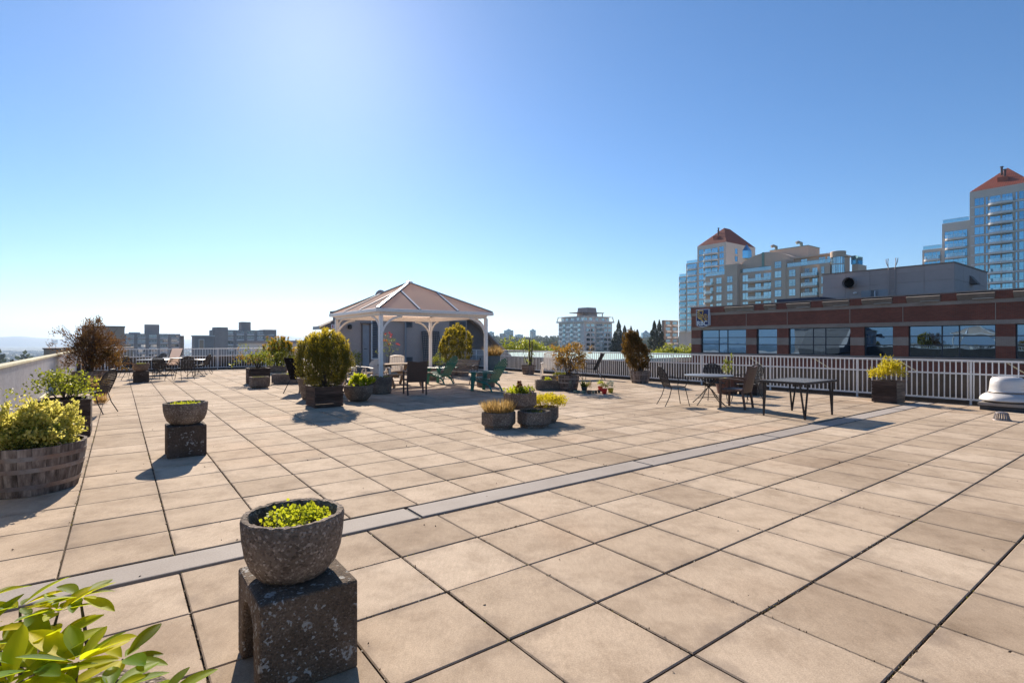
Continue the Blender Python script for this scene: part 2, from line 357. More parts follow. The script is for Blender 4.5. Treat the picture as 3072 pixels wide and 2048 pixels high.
# foliage
M['varieg'] = leafmat('variegated_leaf', [(0,(.14,.17,.025)),(.25,(.36,.36,.06)),(.6,(.60,.54,.16)),(1,(.80,.70,.24))], (.95,.84,.16), .5)
M['thuja'] = leafmat('thuja_spray', [(0,(.045,.05,.012)),(.5,(.095,.10,.018)),(.85,(.16,.145,.022)),(1,(.24,.18,.028))], (.36,.29,.04), .42)
M['gold'] = leafmat('golden_thuja_tip', [(0,(.20,.18,.016)),(.5,(.40,.31,.02)),(1,(.60,.43,.035))], (.95,.72,.06), .5)
M['orange'] = leafmat('orange_thuja_tip', [(0,(.20,.12,.014)),(.5,(.42,.22,.02)),(1,(.55,.33,.03))], (.85,.5,.05), .45)
M['rust'] = leafmat('rusty_dead_spray', [(0,(.05,.022,.010)),(.5,(.12,.055,.018)),(1,(.21,.11,.035))], (.30,.15,.04), .35)
M['rustgreen'] = leafmat('rust_green_spray', [(0,(.03,.030,.010)),(.5,(.09,.055,.014)),(1,(.22,.11,.02))], (.34,.2,.04), .38)
M['bronze'] = leafmat('bronze_leaf', [(0,(.07,.055,.014)),(.45,(.17,.12,.022)),(.8,(.30,.17,.04)),(1,(.34,.11,.03))], (.62,.36,.06), .42)
M['leaf'] = leafmat('green_leaf', [(0,(.03,.055,.010)),(.5,(.085,.12,.016)),(1,(.20,.22,.03))], (.50,.52,.05), .45)
M['lime'] = leafmat('lime_leaf', [(0,(.14,.20,.012)),(.5,(.27,.33,.015)),(1,(.42,.44,.03))], (.78,.78,.04), .5)
M['yellow'] = leafmat('yellow_leaf', [(0,(.22,.18,.012)),(.5,(.50,.40,.014)),(1,(.68,.56,.03))], (.95,.80,.04), .45)
M['straw'] = leafmat('dry_straw', [(0,(.30,.19,.06)),(.5,(.52,.33,.10)),(1,(.62,.45,.2))], (.8,.55,.2), .4)
M['silver'] = leafmat('silver_leaf', [(0,(.16,.19,.14)),(1,(.38,.42,.34))], (.4,.42,.3), .3)
M['petal'] = leafmat('red_petal', [(0,(.30,.012,.012)),(1,(.60,.05,.04))], (.8,.1,.06), .4)
M['purple'] = leafmat('purple_petal', [(0,(.16,.06,.20)),(1,(.45,.34,.46))], (.4,.2,.4), .3)
M['plume'] = leafmat('dark_red_plume', [(0,(.07,.02,.014)),(1,(.16,.05,.028))], (.25,.08,.04), .3)
M['moss'] = leafmat('moss', [(0,(.05,.07,.012)),(1,(.24,.24,.03))], (.45,.42,.05), .4)
M['grit'] = leafmat('joint_grit', [(0,(.05,.035,.022)),(.6,(.13,.09,.055)),(1,(.26,.19,.11))], (.2,.14,.08), .15)
M['conifer'] = leafmat('conifer_needle', [(0,(.016,.026,.016)),(.6,(.030,.044,.024)),(1,(.05,.065,.032))], (.06,.08,.03), .2)
M['decid'] = leafmat('light_green_tree', [(0,(.06,.10,.012)),(.5,(.15,.20,.018)),(1,(.27,.30,.025))], (.55,.55,.04), .45)
M['farleaf'] = leafmat('far_tree_green', [(0,(.02,.034,.018)),(1,(.055,.075,.03))], (.1,.12,.04), .25)
# city
M['brick'] = brick_material('red_brick', (.19,.047,.027), (.25,.068,.038), (.17,.12,.095))
M['greybrick'] = brick_material('grey_brick_band', (.34,.265,.215), (.39,.31,.255), (.26,.21,.17))
M['stone'] = surf('grey_sill_concrete', (.31,.255,.215), (.23,.19,.16), sc=2, rough=.85)
M['ledge'] = surf('pale_ledge_concrete', (.5,.43,.36), (.4,.35,.29), sc=3, rough=.85)
M['mull'] = plain('dark_blue_mullion', (.018,.03,.048), .35)
M['offglass'] = glass_material('reflective_office_glass', (.20,.33,.47), (.012,.018,.026), .88, .007, .5)
M['greypanel'] = surf('grey_cladding_panel', (.48,.395,.36), (.44,.36,.325), sc=1.2, rough=.8, objvar=.06)
M['screen'] = plain('dark_blue_grey_screen', (.05,.055,.085), .6)
M['navyblue'] = plain('navy_sign_blue', (.008,.016,.11), .35)
M['gold_paint'] = plain('gold_sign_paint', (.80,.45,.08), .4)
M['white_paint'] = plain('white_sign_paint', (.8,.82,.85), .4)
M['exit_red'] = plain('exit_red_paint', (.42,.05,.04), .5)
M['beige'] = surf('beige_stucco', (.74,.55,.41), (.68,.50,.375), sc=.25, rough=.9, objvar=.03)
M['cream'] = surf('cream_tower_concrete', (.82,.69,.57), (.76,.635,.53), sc=.25, rough=.9, objvar=.03)
M['balc'] = surf('white_balcony_concrete', (.93,.86,.78), (.88,.81,.73), sc=.8, rough=.8, objvar=.04)
M['towerglass'] = glass_material('blue_tower_glass', (.36,.68,.86), (.02,.045,.06), .74, .03, .4)
M['aptglass'] = glass_material('pale_apartment_glass', (.62,.82,.90), (.03,.045,.05), .62, .03, .5)
M['frame'] = plain('white_window_frame', (.55,.56,.56), .5)
M['darkframe'] = plain('teal_window_frame', (.10,.20,.22), .5)
M['guard'] = guard_glass('balcony_glass')
M['redroof'] = corrugated_tile('red_metal_roof', (.44,.125,.065), (.37,.10,.052))
M['seam'] = plain('red_roof_seam', (.30,.075,.04), .6)
M['copper'] = surf('green_copper', (.25,.42,.36), (.2,.35,.3), sc=.5)
M['vent'] = plain('dark_vent_pipe', (.05,.025,.022), .5)
M['whitewall'] = surf('old_white_render', (.90,.81,.74), (.76,.68,.62), sc=.35, rough=.9, objvar=.03)
M['greyblock'] = surf('grey_apartment_render', (.38,.33,.31), (.32,.28,.265), sc=.3, rough=.9, objvar=.03)
M['tanblock'] = surf('tan_render', (.5,.35,.25), (.42,.29,.21), sc=.3, rough=.9, objvar=.03)
M['brownblock'] = surf('brown_render', (.26,.21,.18), (.21,.17,.15), sc=.3, rough=.9)
M['palepanel'] = surf('pale_spandrel', (.74,.70,.68), (.66,.62,.6), sc=.4)
M['darkglass'] = glass_material('dark_window_glass', (.55,.62,.7), (.02,.02,.022), .35)
M['farglass'] = glass_material('far_blue_glass', (.35,.55,.65), (.05,.09,.12), .45)
M['farwall'] = surf('far_tower_concrete', (.32,.31,.31), (.28,.27,.27), sc=.02, objvar=.2)
M['tealroof'] = surf('pale_teal_roof', (.42,.60,.55), (.36,.53,.48), sc=1)
M['whiteroof'] = surf('white_flat_roof', (.72,.72,.72), (.62,.62,.62), sc=.4)
M['asphalt'] = surf('asphalt', (.055,.055,.058), (.042,.042,.045), sc=.3)
M['suburb'] = surf('suburb_roofs', (.30,.28,.27), (.12,.11,.11), sc=.05, objvar=.4)
def ground_material():
    m, t, b, o = newmat('far_ground'); w = coords(t, world=True)
    n = noise(t, w, .012, 8, .65); n2 = noise(t, w, .0016, 5, .6)
    col = ramp(t, n, [(.35, (.022,.034,.020)), (.5, (.045,.055,.030)), (.62, (.10,.10,.075)), (.72, (.20,.19,.18))])
    col = mixc(t, .7, col, ramp(t, n2, [(.35, (.6,.75,.7)), (.65, (1.15,1.05,.95))]), 'MULTIPLY')
    t.links.new(col, b.inputs['Base Color']); b.inputs['Roughness'].default_value = .95; return m
M['ground'] = ground_material()
M['mountain'] = surf('wooded_mountain', (.045,.055,.045), (.03,.038,.033), sc=.004)

# ------------------------------------------------------------------ the setting: terrain and mountains
def sm(a, b, x): t = max(0, min(1, (x-a)/(b-a))); return t*t*(3-2*t)
def ground_z(x, y):
    r = math.hypot(x, y); az = math.degrees(math.atan2(x, y))
    low = -24-46*sm(400, 1600, r)                      # river plain on the left
    hill = -24+18*sm(500, 1500, r)+16*sm(1500, 3200, r)*(1+.5*math.sin(az*.31+1))
    k = sm(-17, -8, az)*(1-sm(60, 100, az))
    return low*(1-k)+hill*k
mb = MB(); rs = [0]+[60*1.16**i for i in range(37)]; na = 120
for i, r in enumerate(rs):
    for k in range(na):
        a = 2*math.pi*k/na; x, y = r*math.sin(a), r*math.cos(a); mb.v.append((x, y, ground_z(x, y)))
for i in range(len(rs)-1):
    for k in range(na): mb.f.append((i*na+k, i*na+(k+1)%na, (i+1)*na+(k+1)%na, (i+1)*na+k))
tag(mb.build('ground', M['ground'], smooth=True), kind='structure')
def ridge(name, az0, az1, dist, prof, seed):
    r2 = random.Random(seed); mb = MB(); n = 70
    for i in range(n+1):
        t = i/n; az = R(az0+(az1-az0)*t); h = prof(t)*(1+.10*math.sin(t*31+seed)+.06*math.sin(t*67))
        for dd, hh in ((0, -72), (250, h*.55), (500, h), (1400, -72)):
            mb.v.append(((dist+dd)*math.sin(az), (dist+dd)*math.cos(az), hh))
    for i in range(n):
        for k in range(3): mb.f.append((i*4+k, (i+1)*4+k, (i+1)*4+k+1, i*4+k+1))
    return tag(mb.build(name, M['mountain'], smooth=True), kind='structure')
ridge('mountains', -52, -30, 10800, lambda t: 38+44*math.exp(-((t-.36)/.16)**2)+12*math.sin(t*9), 1)
ridge('mountains', -31, -12, 11200, lambda t: 40+115*math.exp(-((t-.42)/.13)**2)+85*math.exp(-((t-.75)/.12)**2), 2)
ridge('hills', -12, 40, 6500, lambda t: 28+16*math.sin(t*7)+10*math.sin(t*17), 3)

# haze: even air round everything, sky outside it
mb = MB().box(-12800, 12800, -9500, 12800, -73, 260)
haze = mb.build('haze', M['void']); haze.data.materials.clear(); tag(haze, 'thin even blue-white haze over the far city', kind='stuff')
hm = bpy.data.materials.new('haze_air'); hm.use_nodes = True; ht = hm.node_tree; ht.nodes.clear()
ho = ht.nodes.new('ShaderNodeOutputMaterial'); hv = ht.nodes.new('ShaderNodeVolumePrincipled')
hv.inputs['Color'].default_value = (.58, .76, 1, 1); hv.inputs['Density'].default_value = .00010; hv.inputs['Anisotropy'].default_value = .35
ht.links.new(hv.outputs[0], ho.inputs['Volume']); haze.data.materials.append(hm)

# ------------------------------------------------------------------ roof deck of square paving slabs
P0 = -.314; PITCH = .63
deck = tag(inst('roof_deck', MB().box(-1.75, 16.75, -4.2, 32.6, -.35, -.020).mesh('roof_deck', M['dirt']), None, UV(0, 0), ANG), kind='structure')
tag(MB().box(-1.85, 16.95, -4.4, 60, -24.5, -.36).build('host_building', M['stucco'], None, loc=UV(0, 0), rz=ANG), 'grey apartment building that carries the paved roof deck', 'building')
def slab_verts(w, d, c=.006, t=.05):
    x, y = w/2, d/2
    return ([(-x+c,-y+c,0),(x-c,-y+c,0),(x-c,y-c,0),(-x+c,y-c,0),(-x,-y,-c),(x,-y,-c),(x,y,-c),(-x,y,-c),(-x,-y,-t),(x,-y,-t),(x,y,-t),(-x,y,-t)],
            [(0,1,2,3)]+[(4+i,4+(i+1)%4,(i+1)%4,i) for i in range(4)]+[(8+i,8+(i+1)%4,4+(i+1)%4,4+i) for i in range(4)])
def slab_uv(m):
    tab = [(.01,.01),(.99,.01),(.99,.99),(.01,.99)]+[(0,0),(1,0),(1,1),(0,1)]*2
    l = m.uv_layers.new(name='slab'); vi = np.empty(len(m.loops), dtype=np.int32); m.loops.foreach_get('vertex_index', vi)
    l.data.foreach_set('uv', np.array(tab)[vi % 12].reshape(-1).astype(np.float32))
    m.polygons.foreach_set('material_index', (np.arange(len(m.polygons)) % 9 >= 5).astype(np.int32)); m.update(); return m
rows = []; v = 4.012
while v > -4: rows.append((v-PITCH, v)); v -= PITCH
rows.append((4.385, 4.958)); v = 4.963
while v < 31.9: rows.append((v, v+PITCH)); v += PITCH
cells = []
for i in range(-2, 26):
    for (a, b) in rows:
        u0 = P0+i*PITCH; cu, cv = u0+PITCH/2, (a+b)/2
        if cv > 26.35 and cu > 8.4: continue
        p = UV(cu, cv); vis = p.y > 1.9 and abs(p.x/p.y) < 1.12
        cells.append((0 if vis else 1, p.length, cu, cv, PITCH-.010, (b-a)-.010))
cells.sort()
slab_mesh = {}
rest = MB()
for n_, (vis, dist, cu, cv, w, d) in enumerate(cells):
    tz = rnd.uniform(-.002, .002); rot = (R(rnd.gauss(0, .10)), R(rnd.gauss(0, .10)), R(rnd.gauss(0, .10)))
    if n_ < 300:
        key = round(d, 3)
        if key not in slab_mesh: vv, ff = slab_verts(w, d); slab_mesh[key] = slab_uv(MB().add(vv, ff).mesh('paving_slab', [M['slab'], M['dirt']]))
        inst('paving_slab', slab_mesh[key], deck, (cu, cv, tz), rot=rot)
    else:
        vv, ff = slab_verts(w, d); mt = Matrix.Translation((cu, cv, tz)) @ Matrix.Rotation(rot[0], 4, 'X') @ Matrix.Rotation(rot[1], 4, 'Y') @ Matrix.Rotation(rot[2], 4, 'Z')
        rest.add([mt @ Vector(q) for q in vv], ff)
tag(inst('far_paving_slabs', slab_uv(rest.mesh('far_paving_slabs', [M['slab'], M['dirt']])), deck), kind='stuff')
# moss and grit in the joints
P = []; 
for k in range(14000):
    if rnd.random() < .62:
        vj = 4.012-PITCH*rnd.randint(0, 6) if rnd.random() < .5 else 4.963+PITCH*rnd.randint(0, 9); uj = rnd.uniform(-1.5, 9)
        vj += rnd.gauss(0, .004)
    else:
        uj = P0+PITCH*rnd.randint(-1, 14)+rnd.gauss(0, .003); vj = rnd.uniform(-1, 12)
    if math.sin(uj*2.1+vj*1.3)+math.sin(uj*.7-vj*3.1+2) > .1: P.append((uj, vj, -.016+rnd.uniform(-.006, .006)))
P = np.array(P); o = leafmesh('joint_moss', P, rng.normal(size=P.shape)*.6+np.array([0,0,.6]), rng.uniform(.006, .016, len(P)), .008, M['straw'] if False else M['moss'], deck); tag(o, kind='stuff')
n = 9000; uj = P0+PITCH*rng.integers(-1, 10, n)+rng.normal(size=n)*.0045; vj = rng.uniform(-1, 11, n); keep = np.sin(uj*3.7+vj*2.3)+np.sin(uj*1.9-vj*5.1) > -.5
vh = 4.012-PITCH*rng.integers(0, 6, n)+rng.normal(size=n)*.004; uh = rng.uniform(-1, 7, n); kh = np.sin(uh*4.1+vh)+np.sin(uh*1.3-vh*2) > .4
P = np.concatenate([np.stack([uj, vj, rng.uniform(-.014, -.001, n)], 1)[keep], np.stack([uh, vh, rng.uniform(-.014, -.002, n)], 1)[kh]])
tag(leafmesh('joint_grit', P, rng.normal(size=P.shape)*.7+np.array([0,0,.3]), rng.uniform(.006, .018, len(P)), .009, M['grit'], deck), kind='stuff')
# crumbs of dirt and dry leaf bits lying on the slabs
P = np.stack([rng.uniform(-1, 14, 420), rng.uniform(0, 20, 420), np.full(420, .004)], 1)
o = leafmesh('dry_debris', P, np.stack([rng.normal(size=420), rng.normal(size=420), rng.uniform(0, .35, 420)], 1), rng.uniform(.008, .03, 420), rng.uniform(.006, .015, 420), M['bark'], None, loc=UV(0, 0)); o.rotation_euler.z = ANG
tag(o, 'scattered dry leaf crumbs on the paving', 'debris', kind='stuff')

# metal flashing strip across the deck, in 3 m lengths
strip = thing('expansion_joint_cover', 'pale galvanised metal strip running diagonally across the paving', 'metal strip', UV(0, 4.195), ANG)
xs = [-1.5, -1.02, 2.06, 5.16, 8.26, 11.2, 13.9, 15.95]
for a, b in zip(xs[:-1], xs[1:]):
    p = MB(); p.add([(a+.020,-.150,-.03),(a+.020,-.150,.003),(a+.020,-.143,.006),(a+.020,.143,.006),(a+.020,.150,.003),(a+.020,.150,-.03),
                     (b-.020,-.150,-.03),(b-.020,-.150,.003),(b-.020,-.143,.006),(b-.020,.143,.006),(b-.020,.150,.003),(b-.020,.150,-.03)],
                    [(i, i+1, i+7, i+6) for i in range(5)]+[(5,4,3,2,1,0),(6,7,8,9,10,11)])
    o = p.build('metal_sheet', M['strip'], strip); o.rotation_euler = (0, R(rnd.uniform(-.06, .06)), 0)
for a in xs[1:-1]: MB().box(a-.05, a+.05, -.145, .145, -.04, -.008).build('joint_tray', M['membrane'], strip)

# ------------------------------------------------------------------ corrugated screen wall on the left
wall = thing('corrugated_wall', 'white corrugated sheet wall with timber cap along the deck edge', 'wall', UV(-1.62, 0), ANG)
def corr_panel(L, h):
    mb = MB(); n = int(L/.125)*6
    for i in range(n+1):
        y = L*i/n; x = .016*math.sin(2*math.pi*i/6)
        mb.v += [(x, y, .02), (x, y, h), (x-.006, y, .02), (x-.006, y, h)]
    for i in range(n): mb.f += [(i*4, i*4+1, i*4+5, i*4+4), (i*4+2, i*4+6, i*4+7, i*4+3)]
    return mb.mesh('corrugated_panel', M['corr'], True)
pm = corr_panel(3.0, 1.05)
for k in range(12): inst('corrugated_panel', pm, wall, (rnd.uniform(-.004, .004), -3.6+3.0*k, 0))
for k in range(12):
    MB().box(-.09, .07, -3.6+3.0*k+.004, -3.6+3.0*(k+1)-.004, 1.051, 1.10).build('timber_cap', M['cap'], wall, bevel=.006)
    MB().box(-.08, -.03, -3.62+3.0*k, -3.57+3.0*k, .0, 1.05).build('post', M['cap'], wall)
MB().box(.02, .07, -3.6, 32.3, .0, .10).build('base_board', M['cap'], wall, bevel=.005)

# ------------------------------------------------------------------ railings and low parapets behind them
def railing(name, label, root_loc, L, gap, post_gap, H=1.05, zmid=.72, brace_sign=1, braces=()):
    t = thing(name, label, 'railing', root_loc[0], root_loc[1])       # local x along the rail, +y outwards
    MB().box(0, L, -.03, .03, H-.04, H).build('top_rail', M['rail'], t, bevel=.008)
    MB().box(0, L, -.016, .016, zmid-.018, zmid+.018).build('mid_rail', M['rail'], t)
    MB().box(0, L, -.018, .018, .085, .125).build('bottom_rail', M['rail'], t)
    bm = MB().box(-.011, .011, -.011, .011, 0, H-.04-.125).mesh('baluster', M['rail']); n = int(L/gap)
    for k in range(n):
        x = gap*(k+.5)
        inst('baluster', bm, t, (x, 0, .1255), rz=R(rnd.uniform(-2, 2)))
    pmh = MB().box(-.02, .02, -.02, .02, -.04, H-.041).box(-.06, .06, -.05, .05, -.045, -.03); pmsh = pmh.mesh('post', M['rail'])
    x = post_gap*.4
    while x < L: inst('post', pmsh, t, (x, .0005, 0)); x += post_gap
    for x in braces:
        MB().tube([(x, 0, H-.05), (x-.33*brace_sign, .30, .70)], .013, 6).build('brace', M['cap'], t)
    return t
# right railing: starts at far end v = 26.2 and comes towards the camera
railing('deck_railing', 'long white railing on the right side of the deck, before the brick building', (UV(16.35, 26.2), ANG-R(90)), 30.2, .1115, 2.42,
        braces=(2.4, 7.2, 9.6, 14.2, 17.2, 19.2, 21.3, 23.4), brace_sign=-1)
railing('deck_railing', 'white railing at the far end of the deck beside the brown shrub', (UV(-1.5, 32.2), ANG), 9.9, .125, 2.4, H=1.13, zmid=.73)
tag(MB().box(16.62, 16.9, -4.2, 26.28, -.3, .69).build('parapet_wall', M['parapet'], None, loc=UV(0, 0), rz=ANG), 'low dark parapet behind the long white railing', 'parapet')
tag(MB().box(-1.7, 8.5, 32.42, 32.7, -.3, .70).build('parapet_wall', M['parapet'], None, loc=UV(0, 0), rz=ANG), 'low dark parapet behind the far end railing', 'parapet')

# ------------------------------------------------------------------ grey rooftop penthouse behind the gazebo
PV = 26.3
pent = thing('rooftop_penthouse', 'grey stucco rooftop penthouse behind the white gazebo', 'penthouse', UV(0, PV), ANG)
uL, uR = 8.72, 16.4
uM = 10.9
MB().box(uL, uM, 0, .55, -.04, 2.95).build('wall', M['stucco'], pent); MB().box(uM+.002, uR, 0, 7, -.04, 2.95).build('wall', M['stucco'], pent)
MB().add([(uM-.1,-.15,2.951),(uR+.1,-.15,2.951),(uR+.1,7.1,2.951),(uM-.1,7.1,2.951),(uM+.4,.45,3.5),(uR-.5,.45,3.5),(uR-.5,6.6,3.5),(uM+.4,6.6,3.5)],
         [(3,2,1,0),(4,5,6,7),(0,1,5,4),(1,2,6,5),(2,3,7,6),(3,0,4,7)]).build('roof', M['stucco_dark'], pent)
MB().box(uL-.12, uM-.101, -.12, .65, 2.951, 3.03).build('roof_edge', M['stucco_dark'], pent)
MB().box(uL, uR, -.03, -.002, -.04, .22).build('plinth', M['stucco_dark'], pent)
# wedge-shaped wing on the right
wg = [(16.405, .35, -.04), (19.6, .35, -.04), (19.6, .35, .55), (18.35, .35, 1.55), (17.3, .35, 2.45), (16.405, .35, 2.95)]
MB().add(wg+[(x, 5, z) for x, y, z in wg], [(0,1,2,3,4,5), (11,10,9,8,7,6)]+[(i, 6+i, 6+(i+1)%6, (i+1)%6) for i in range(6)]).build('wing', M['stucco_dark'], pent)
sl = MB()
for (a, b) in ((wg[5], wg[4]), (wg[4], wg[3]), (wg[3], wg[2])): sl.bar((a[0], .15, a[2]+.03), (b[0], .15, b[2]+.03), .45, .10)
sl.build('fascia', M['stucco'], pent)
def plocal(px, py): u, z = onV(px, py, PV); return u, z
# door
(a, z1) = plocal(1087, 975); (b, _) = plocal(1107, 975)
dr = MB().box(a, b, -.035, -.001, .18, z1).build('door', M['door'], pent)
MB().box(a+.10, a+.12, -.09, -.036, 1.1, 1.14).box(a+.10, a+.24, -.10, -.085, 1.11, 1.13).build('handle', M['black'], dr)
fr = MB().box(a-.07, a-.001, -.06, -.001, .18, z1+.07).box(b+.001, b+.07, -.06, -.001, .18, z1+.07).box(a-.12, b+.12, -.16, -.001, z1+.075, z1+.12)
fr.build('door_frame', M['stucco_dark'], pent)
def louvre(px0, px1, py0, py1, n, framem):
    u0, zt = plocal(px0, py0); u1, _ = plocal(px1, py0); _, zb = plocal((px0+px1)/2, py1)
    f = MB().box(u0-.06, u0, -.05, -.001, zb-.06, zt+.06).box(u1, u1+.06, -.05, -.001, zb-.06, zt+.06).box(u0, u1, -.05, -.001, zt, zt+.06).box(u0, u1, -.05, -.001, zb-.06, zb)
    lo = f.build('louvre', framem, pent)
    MB().box(u0, u1, -.012, -.003, zb, zt).build('louvre_back', M['void'], lo)
    h = (zt-zb)/n; sm_ = MB().plate([(u0,-.055,0),(u1,-.055,0),(u1,-.013,h*.85),(u0,-.013,h*.85)], .012).mesh('slat', M['louvre'])
    for k in range(n): inst('slat', sm_, lo, (0, 0, zb+h*k))
louvre(1116, 1133, 961, 1074, 16, M['white']); louvre(1351, 1394, 966, 1009, 8, M['louvre'])
louvre(1218, 1233, 963, 979, 4, M['louvre']); louvre(1218, 1234, 1074, 1086, 4, M['louvre'])
# downpipe, wall lamps, canopy with the exit sign
u, z = plocal(1212, 965); u0, z0 = plocal(1175, 958)
MB().tube([(u0, -.12, z0), (u-.05, -.12, z), (u+.03, -.12, z-.06), (u+.03, -.12, .05)], .05, 8).build('downpipe', M['door'], pent, True)
u, z = plocal(1047, 980); MB().lathe([(.02,z-.13),(.09,z-.1),(.11,z),(.09,z+.1),(.02,z+.12)], 12, (u,-.11)).build('wall_lamp', M['black'], pent, True)
u, z = plocal(1285, 978); MB().lathe([(.02,z-.09),(.07,z-.06),(.08,z),(.05,z+.07)], 10, (u,-.10)).build('wall_lamp', M['white'], pent, True)
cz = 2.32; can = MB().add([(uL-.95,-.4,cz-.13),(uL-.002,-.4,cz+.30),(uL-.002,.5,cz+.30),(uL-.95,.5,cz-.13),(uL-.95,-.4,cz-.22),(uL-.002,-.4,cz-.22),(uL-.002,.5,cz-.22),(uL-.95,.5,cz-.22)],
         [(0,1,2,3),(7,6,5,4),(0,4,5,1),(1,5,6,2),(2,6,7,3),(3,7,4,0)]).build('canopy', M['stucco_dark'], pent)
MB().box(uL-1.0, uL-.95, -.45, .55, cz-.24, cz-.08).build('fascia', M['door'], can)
def text_mesh(body, size, mat, name, extrude=.004):
    c = bpy.data.curves.new(name, 'FONT'); c.body = body; c.size = size; c.extrude = extrude; c.offset = size*.02; c.align_x = 'CENTER'; c.align_y = 'CENTER'
    o = bpy.data.objects.new(name, c); COL.objects.link(o); bpy.context.view_layer.update()
    me = bpy.data.meshes.new_from_object(o.evaluated_get(bpy.context.evaluated_depsgraph_get()))
    bpy.data.objects.remove(o); me.materials.clear(); me.materials.append(mat); me.name = name; return me
ex = MB().box(uL-.40, uL+.04, -.47, -.42, cz-.2, cz+.02).build('exit_sign', M['white_paint'], pent)
inst('lettering', text_mesh('EXIT', .19, M['exit_red'], 'lettering'), ex, (uL-.18, -.475, cz-.09), rot=(R(90), 0, 0))
# satellite dish on the roof
dish = MB(); pr = [(.02+.30*t/6, .10*(t/6)**2) for t in range(7)]
dish.lathe(pr, 20, sy=1.35)
pd = onV(1142, 905, PV+2.0)
dt = thing('satellite_dish', 'grey satellite dish on the penthouse roof behind the gazebo peak', 'satellite dish', UV(pd[0], PV+2.0, 3.55), ANG)
o = dish.build('dish', M['stucco'], dt, True, loc=(0, 0, .45)); o.rotation_euler = (R(70), 0, R(-25))
MB().tube([(0,0,0),(0,.02,.42)], .025, 8).tube([(0,0,.3),(.1,-.3,.35)], .012, 6).build('mast', M['alu'], dt)
MB().tube([(-.12,0,.0),(.12,0,.0)], .03, 6).build('base', M['alu'], dt)

# trellis leaning on the penthouse wall
tr = thing('garden_trellis', 'grey wooden lattice trellis leaning against the penthouse wall', 'trellis', UV(plocal(1270, 1000)[0], PV-.42), ANG)
ua = plocal(1263, 1000)[0]-plocal(1270, 1000)[0]; ub = plocal(1313, 1000)[0]-plocal(1270, 1000)[0]; ht_ = 2.05
def lean(x, z): return (x, .30*z/ht_, z)
mbf = MB()
for x in (ua, ub): mbf.bar(lean(x, 0), lean(x, ht_), .05, .05, (0,1,0))
mbf.bar(lean(ua, ht_), lean(ub, ht_), .05, .05); mbf.build('frame', M['trellis'], tr)
for k in range(1, 9): x = ua+(ub-ua)*k/9; MB().bar(lean(x, .02), lean(x, ht_-.02), .035, .012, (0,1,0)).build('slat', M['trellis'], tr)
for k in range(1, 16):
    z = ht_*k/16; p = lean(ua, z); q = lean(ub, z); MB().bar((p[0], p[1]-.012, z), (q[0], q[1]-.012, z), .012, .035).build('slat', M['trellis'], tr)

# ------------------------------------------------------------------ gazebo
GU0, GV0, GL, GW = 6.08, 14.45, 3.67, 3.87
gz = thing('gazebo', 'white gazebo with a bronze polycarbonate pyramid roof', 'gazebo', UV(GU0, GV0), ANG)
ZE, ZA, OV = 2.41, 3.50, .16
def beam(p, q): MB().bar(p, q, .09, .12).build('beam', M['white'], gz, bevel=.008)
x0, x1, y0, y1 = 0, GL, 0, GW
for p, q in (((x0,y0),(x1,y0)), ((x1,y0),(x1,y1)), ((x1,y1),(x0,y1)), ((x0,y1),(x0,y0))): beam((p[0],p[1],ZE-.09), (q[0],q[1],ZE-.09))
ex0, ex1, ey0, ey1 = -OV, GL+OV, -OV, GW+OV
for p, q in (((ex0,ey0),(ex1,ey0)), ((ex1,ey0),(ex1,ey1)), ((ex1,ey1),(ex0,ey1)), ((ex0,ey1),(ex0,ey0))):
    MB().bar((p[0],p[1],ZE-.005), (q[0],q[1],ZE-.005), .10, .10).build('gutter', M['white'], gz, bevel=.01)
ap = Vector((GL/2, GW/2, ZA)); cor = [Vector((ex0,ey0,ZE+.05)), Vector((ex1,ey0,ZE+.05)), Vector((ex1,ey1,ZE+.05)), Vector((ex0,ey1,ZE+.05))]
for c_ in cor:
    hr_ = MB().bar(c_+Vector((0,0,.012)), ap+Vector((0,0,.012)), .075, .05).build('hip_rafter', M['white'], gz); MB().bar(c_+Vector((0,0,.005)), ap+Vector((0,0,.005)), .14, .014).build('shade_strip', M['stucco_dark'], hr_)  # dark strip added under each hip, painting the shadow line along it
for i in range(4):
    a, b = cor[i], cor[(i+1)%4]; e1, e2 = a.lerp(b, 1/3), a.lerp(b, 2/3); h1, h2 = a.lerp(ap, 2/3), b.lerp(ap, 2/3)
    up = Vector((0,0,.012))
    for pts in ([a, e1, h1], [e1, e2, h2, ap, h1], [e2, b, h2]): MB().plate([p+up*0 for p in pts], .008).build('roof_panel', M['poly'], gz)
    for p, q in ((e1, h1), (e2, h2)):
        rf_ = MB().bar(p+up, q+up, .05, .035).build('rafter', M['white'], gz); MB().bar(p+Vector((0,0,.004)), q+Vector((0,0,.004)), .10, .012).build('shade_strip', M['stucco_dark'], rf_)  # wider dark bar stands in for the shadow beside the rafter
MB().lathe([(.12,ZA-.03),(.12,ZA+.03),(.04,ZA+.06)], 8, (GL/2, GW/2)).build('peak_cap', M['white'], gz)
for (x, y, sx, sy) in ((x0,y0,1,1), (x1,y0,-1,1), (x1,y1,-1,-1), (x0,y1,1,-1)):
    po = MB().box(x-.05, x+.05, y-.05, y+.05, .12, ZE-.151).build('post', M['white'], gz, bevel=.006)
    for ax in (0, 1):
        pts = []
        for k in range(9):
            a = math.pi/2*k/8; d_ = .62*(1-math.cos(a)); zz = 1.62+.62*math.sin(a)
            pts.append((x+(sx*(.03+d_) if ax == 0 else 0), y+(sy*(.03+d_) if ax == 1 else 0), zz))
        MB().tube(pts, .032, 8).build('curved_brace', M['white'], po, True)
